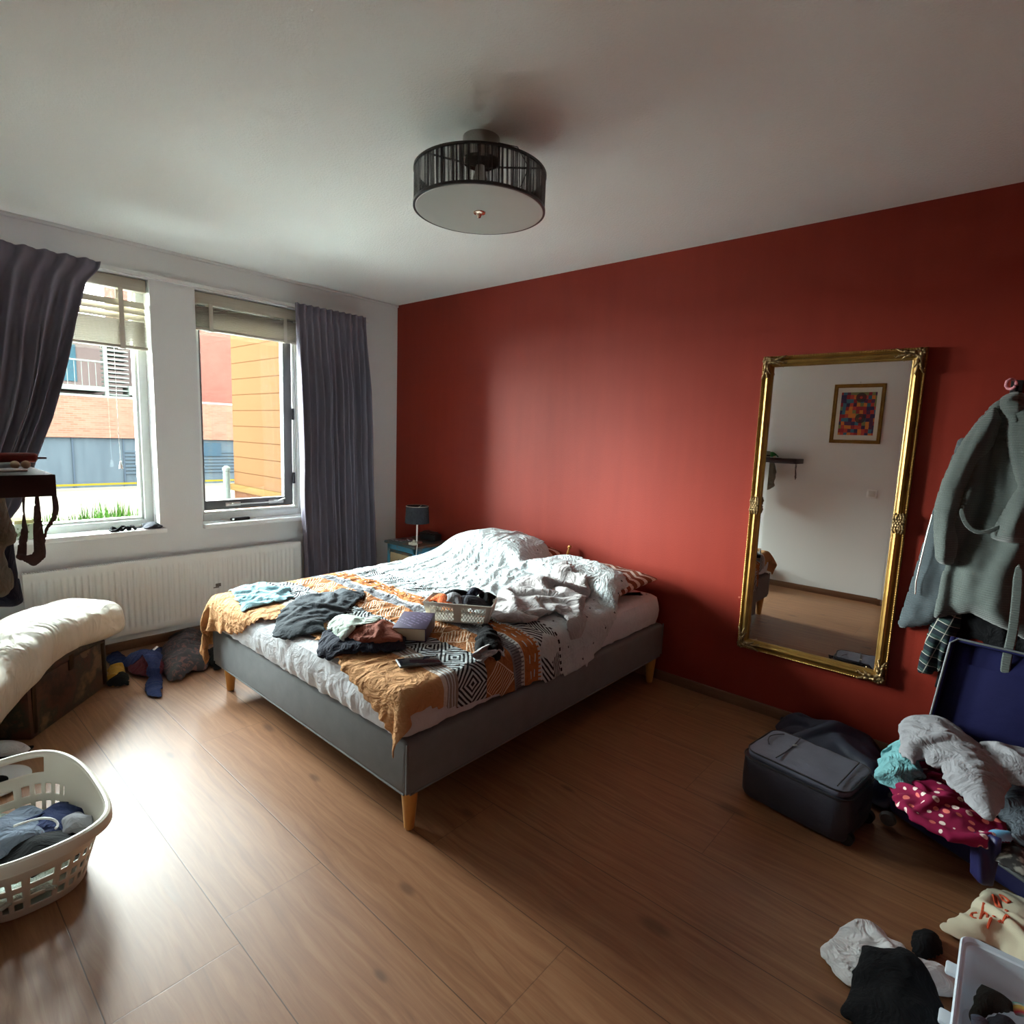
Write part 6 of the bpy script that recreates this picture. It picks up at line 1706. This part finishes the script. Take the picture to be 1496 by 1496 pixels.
# little white plastic basket: four lattice walls
cs = [hit(x, y, 2, .72) for x, y in ((622, 907), (658, 915), (732, 896), (690, 884))]
kc = Vector((2.335, -1.37, 0)); kr = math.radians(33); kl, kw, kh = .33, .165, .090
kz = zduv(kc.x, kc.y, .06) + .008
KM = Matrix.Translation((kc.x, kc.y, kz)) @ Matrix.Rotation(kr, 4, 'Z')
t = thing('plastic_basket', (kc.x, kc.y, kz), 'small white lattice plastic basket of socks standing on the bed', 'basket')
M_wp = mat('white_basket_plastic', rough=.4, fn=lambda: {'Base Color': mixc(noise_(coords('Object'), 5, 2), lin((216, 214, 204)), lin((200, 198, 190)))})
b = MB()
def wallp(s, f):  # corner ring scaled with height fraction
    k = .86 + .14 * f; return [(-kl / 2 * k, -kw / 2 * k), (kl / 2 * k, -kw / 2 * k), (kl / 2 * k, kw / 2 * k), (-kl / 2 * k, kw / 2 * k)][s % 4]
def pt(s, u, f):
    a = wallp(s, f); c = wallp(s + 1, f); return KM @ Vector((a[0] + (c[0] - a[0]) * u, a[1] + (c[1] - a[1]) * u, kh * f))
for s in range(4):
    L_ = kl if s % 2 == 0 else kw; n = int(L_ / .019)
    u0, u1 = (.07, .93) if s % 2 == 0 else (.12, .88)
    slope = .55 * kh / L_
    for k in range(-int(slope * n), n + 1):
        for d in (1, -1):
            ua = u0 + (u1 - u0) * (k / n) if d == 1 else u1 - (u1 - u0) * (k / n); ub = ua + d * slope
            fa, fb = .07, .86
            if d == 1:
                if ua < u0: fa += (u0 - ua) / slope * .79; ua = u0
                if ub > u1: fb -= (ub - u1) / slope * .79; ub = u1
            else:
                if ua > u1: fa += (ua - u1) / slope * .79; ua = u1
                if ub < u0: fb -= (u0 - ub) / slope * .79; ub = u0
            if fb - fa > .05: b.cyl(pt(s, ua, fa), pt(s, ub, fb), .0018, n=5, caps=False)
lat = b.build('lattice_wall', M_wp, t)
b = MB()
for s in range(4):
    L_ = kl if s % 2 == 0 else kw; e = .07 if s % 2 == 0 else .12
    for ua, ub in ((-.0, e), (1 - e, 1.0)) + (((.44, .56),) if s % 2 == 0 else ()):
        V = [pt(s, ua, 0), pt(s, ub, 0), pt(s, ub, 1), pt(s, ua, 1)]; b._new(V, [(0, 1, 2, 3)])
    V = [pt(s, 0, .86), pt(s, 1, .86), pt(s, 1, 1), pt(s, 0, 1)]; b._new(V, [(0, 1, 2, 3)])
    V = [pt(s, 0, 0), pt(s, 1, 0), pt(s, 1, .07), pt(s, 0, .07)]; b._new(V, [(0, 1, 2, 3)])
V = [KM @ Vector((*wallp(s, 0), .001)) for s in range(4)]; b._new(V, [(0, 1, 2, 3)])
bmesh.ops.remove_doubles(b.bm, verts=b.bm.verts[:], dist=.0005)
o = b.build('corner_panels', M_wp, t, smooth=False); mod_solid(o, .003, 0)
pts = []
for s in range(4):
    for k in range(8): pts.append(tuple(pt(s, k / 8, 1.0)))
MB().tube(pts, .0045, 8, closed=True).build('rim', M_wp, t)
def kin(x, y): q = KM @ Vector((x, y, 0)); return (q.x, q.y)
kg = Ground(kc.x - .3, kc.x + .3, kc.y - .3, kc.y + .3, [], kz + .065, .03)
for nm, pl, m, lump, lab, ct, sd in (
    ('black_socks', [(-.12, .0), (-.06, .07), (.03, .075), (.05, .02), (-.02, -.01), (-.08, -.02)], C_black, .115, 'black socks bunched at the far side of the lattice basket', 'sock', 61),
    ('dark_sock', [(.0, .04), (.03, .08), (.09, .08), (.10, .03), (.05, .0)], C_navy, .12, 'navy black sock ball at the top middle of the lattice basket', 'sock', 62),
    ('black_sock', [(.08, .05), (.12, .08), (.155, .05), (.15, -.02), (.10, .0)], C_black, .095, 'black sock at the end of lattice basket nearest the grey bathrobe bundle', 'sock', 63),
    ('grey_socks', [(-.04, -.06), (.04, -.07), (.12, -.06), (.13, .0), (.06, .03), (-.02, .02)], C_dgrey, .085, 'dark grey socks on the near side of the lattice basket', 'sock', 64),
    ('orange_cloth', [(-.145, -.03), (-.08, -.07), (-.03, -.065), (-.05, .0), (-.12, .03)], C_orange, .075, 'orange cloth at the near left corner of the lattice basket', 'cloth', 65),
    ('grey_briefs', [(-.10, -.02), (-.05, -.06), (.02, -.07), (.02, -.02), (-.04, .03)], C_grey, .085, 'light grey knit cloth beside the orange cloth in lattice basket', 'cloth', 66)):
    o = garment(nm, [kin(*p) for p in pl], kg, m, 1.45, .005, .010, .05, sd, 30, lump=lump); tag(o, lab, ct, 'clothes in the lattice basket')
# socks beside the basket
on_bed('black_sock_pair', [(696, 935), (700, 915), (708, 905), (716, 908), (724, 918), (735, 932), (730, 940), (718, 938), (708, 932), (702, 940)], .63, C_black, 1.25, .04, 71, .06, 'black sock pair lying against the right side of the lattice basket', 'sock', res=.009)
on_bed('grey_cloth', [(696, 950), (706, 941), (716, 944), (724, 940), (738, 943), (730, 952), (716, 958), (704, 955)], .61, C_greige, 1.4, .03, 72, .02, 'small grey crumpled cloth in front of the black sock pair', 'cloth', res=.010)
# grey fleece dressing gown
dg4 = Ground(1.8, 3.0, -1.6, -.2, [duv], .45, .015, 1.3)
gown = on_bed('fleece_gown', [(714, 886), (722, 876), (748, 868), (760, 858), (785, 852), (812, 850), (826, 847), (836, 856), (848, 858), (852, 868), (842, 877), (838, 882), (850, 888), (852, 896), (840, 900), (828, 897), (816, 890), (800, 890), (775, 898), (748, 899), (728, 896)], .635, C_greige, 1.38, .07, 73, .05, 'grey fleece gown bundled in the middle of the bed', 'gown', ground=dg4, thick=.012, res=.014, kb=.35)
# ================================================================== FLOOR CLOTHES under the radiator
flg = Ground(-.1, 1.2, -2.7, -1.6, [], 0, .03)
def on_floor(name, px, z, m, ratio, loft, seed, lump, label, cat, gr=None, **k):
    o = garment(name, floorpoly(px, z), gr or flg, m, ratio, k.pop('thick', .006), k.pop('res', .014), loft, seed, 35, lump=lump); return tag(o, label, cat, 'clothes heaped under the radiator')
bpk = mat('dark_patterned_nylon', rough=.6, fn=lambda: {'Base Color': mixc(sstep(noise_(coords('Object'), 22, 3, .6, 2.0), .52, .58), lin((26, 20, 24)), lin((92, 54, 48)))})
on_floor('patterned_backpack', [(232, 950), (238, 928), (256, 914), (266, 908), (285, 906), (298, 912), (304, 930), (310, 946), (300, 958), (280, 962), (262, 972), (246, 972), (236, 962)], .10, bpk, 1.15, .04, 81, .16, 'dark patterned backpack lying under the radiator near the bed', 'backpack', res=.016)
on_floor('black_shoe', [(300, 960), (306, 948), (316, 944), (326, 948), (330, 972), (312, 974), (304, 968)], .03, C_black, 1.1, .02, 82, .09, 'black shoe behind the near left bed corner', 'shoe')
on_floor('maroon_bag', [(184, 962), (200, 954), (222, 952), (240, 956), (246, 968), (232, 980), (206, 980), (188, 976)], .06, C_maroon, 1.1, .02, 83, .10, 'maroon soft bag under the blue jacket below the radiator', 'bag')
on_floor('mustard_scarf', [(158, 965), (162, 955), (172, 950), (182, 962), (180, 972), (168, 978), (158, 976)], .10, C_mustard, 1.4, .05, 84, .09, 'mustard yellow scarf against the end of the painted chest', 'scarf', res=.012)
on_floor('black_cloth', [(156, 992), (160, 980), (176, 976), (188, 986), (188, 998), (170, 1000), (158, 999)], .02, C_black, 1.2, .03, 85, .06, 'black cloth in front of the mustard scarf on the floor', 'cloth')
flg2 = Ground(-.1, 1.2, -2.7, -1.6, [bpy.data.objects['maroon_bag'], bpy.data.objects['mustard_scarf']], 0, .02, .5)
on_floor('blue_jacket', [(156, 936), (170, 928), (182, 938), (196, 940), (208, 934), (226, 924), (240, 926), (236, 944), (232, 960), (236, 976), (232, 990), (216, 988), (212, 976), (216, 960), (206, 952), (190, 956), (176, 952), (160, 950)], .12, C_blue, 1.2, .05, 86, .05, 'dark blue rain jacket sprawled on the heap under the radiator', 'jacket', gr=flg2, res=.012)
jo = bpy.data.objects['blue_jacket']
box_obj('white_tag', (.0, 0, 0), (.012, .04, .003), 0, C_white, None, None, .001, parent=jo)
tg = [o for o in jo.children if o.name.startswith('white_tag')][0]
p = hit(227, 949, 2, .15); tg.matrix_parent_inverse = Matrix(); tg.location = (p.x - WORLD['blue_jacket'].translation.x, p.y - WORLD['blue_jacket'].translation.y, .15); tg.rotation_euler = (.2, .5, .8)
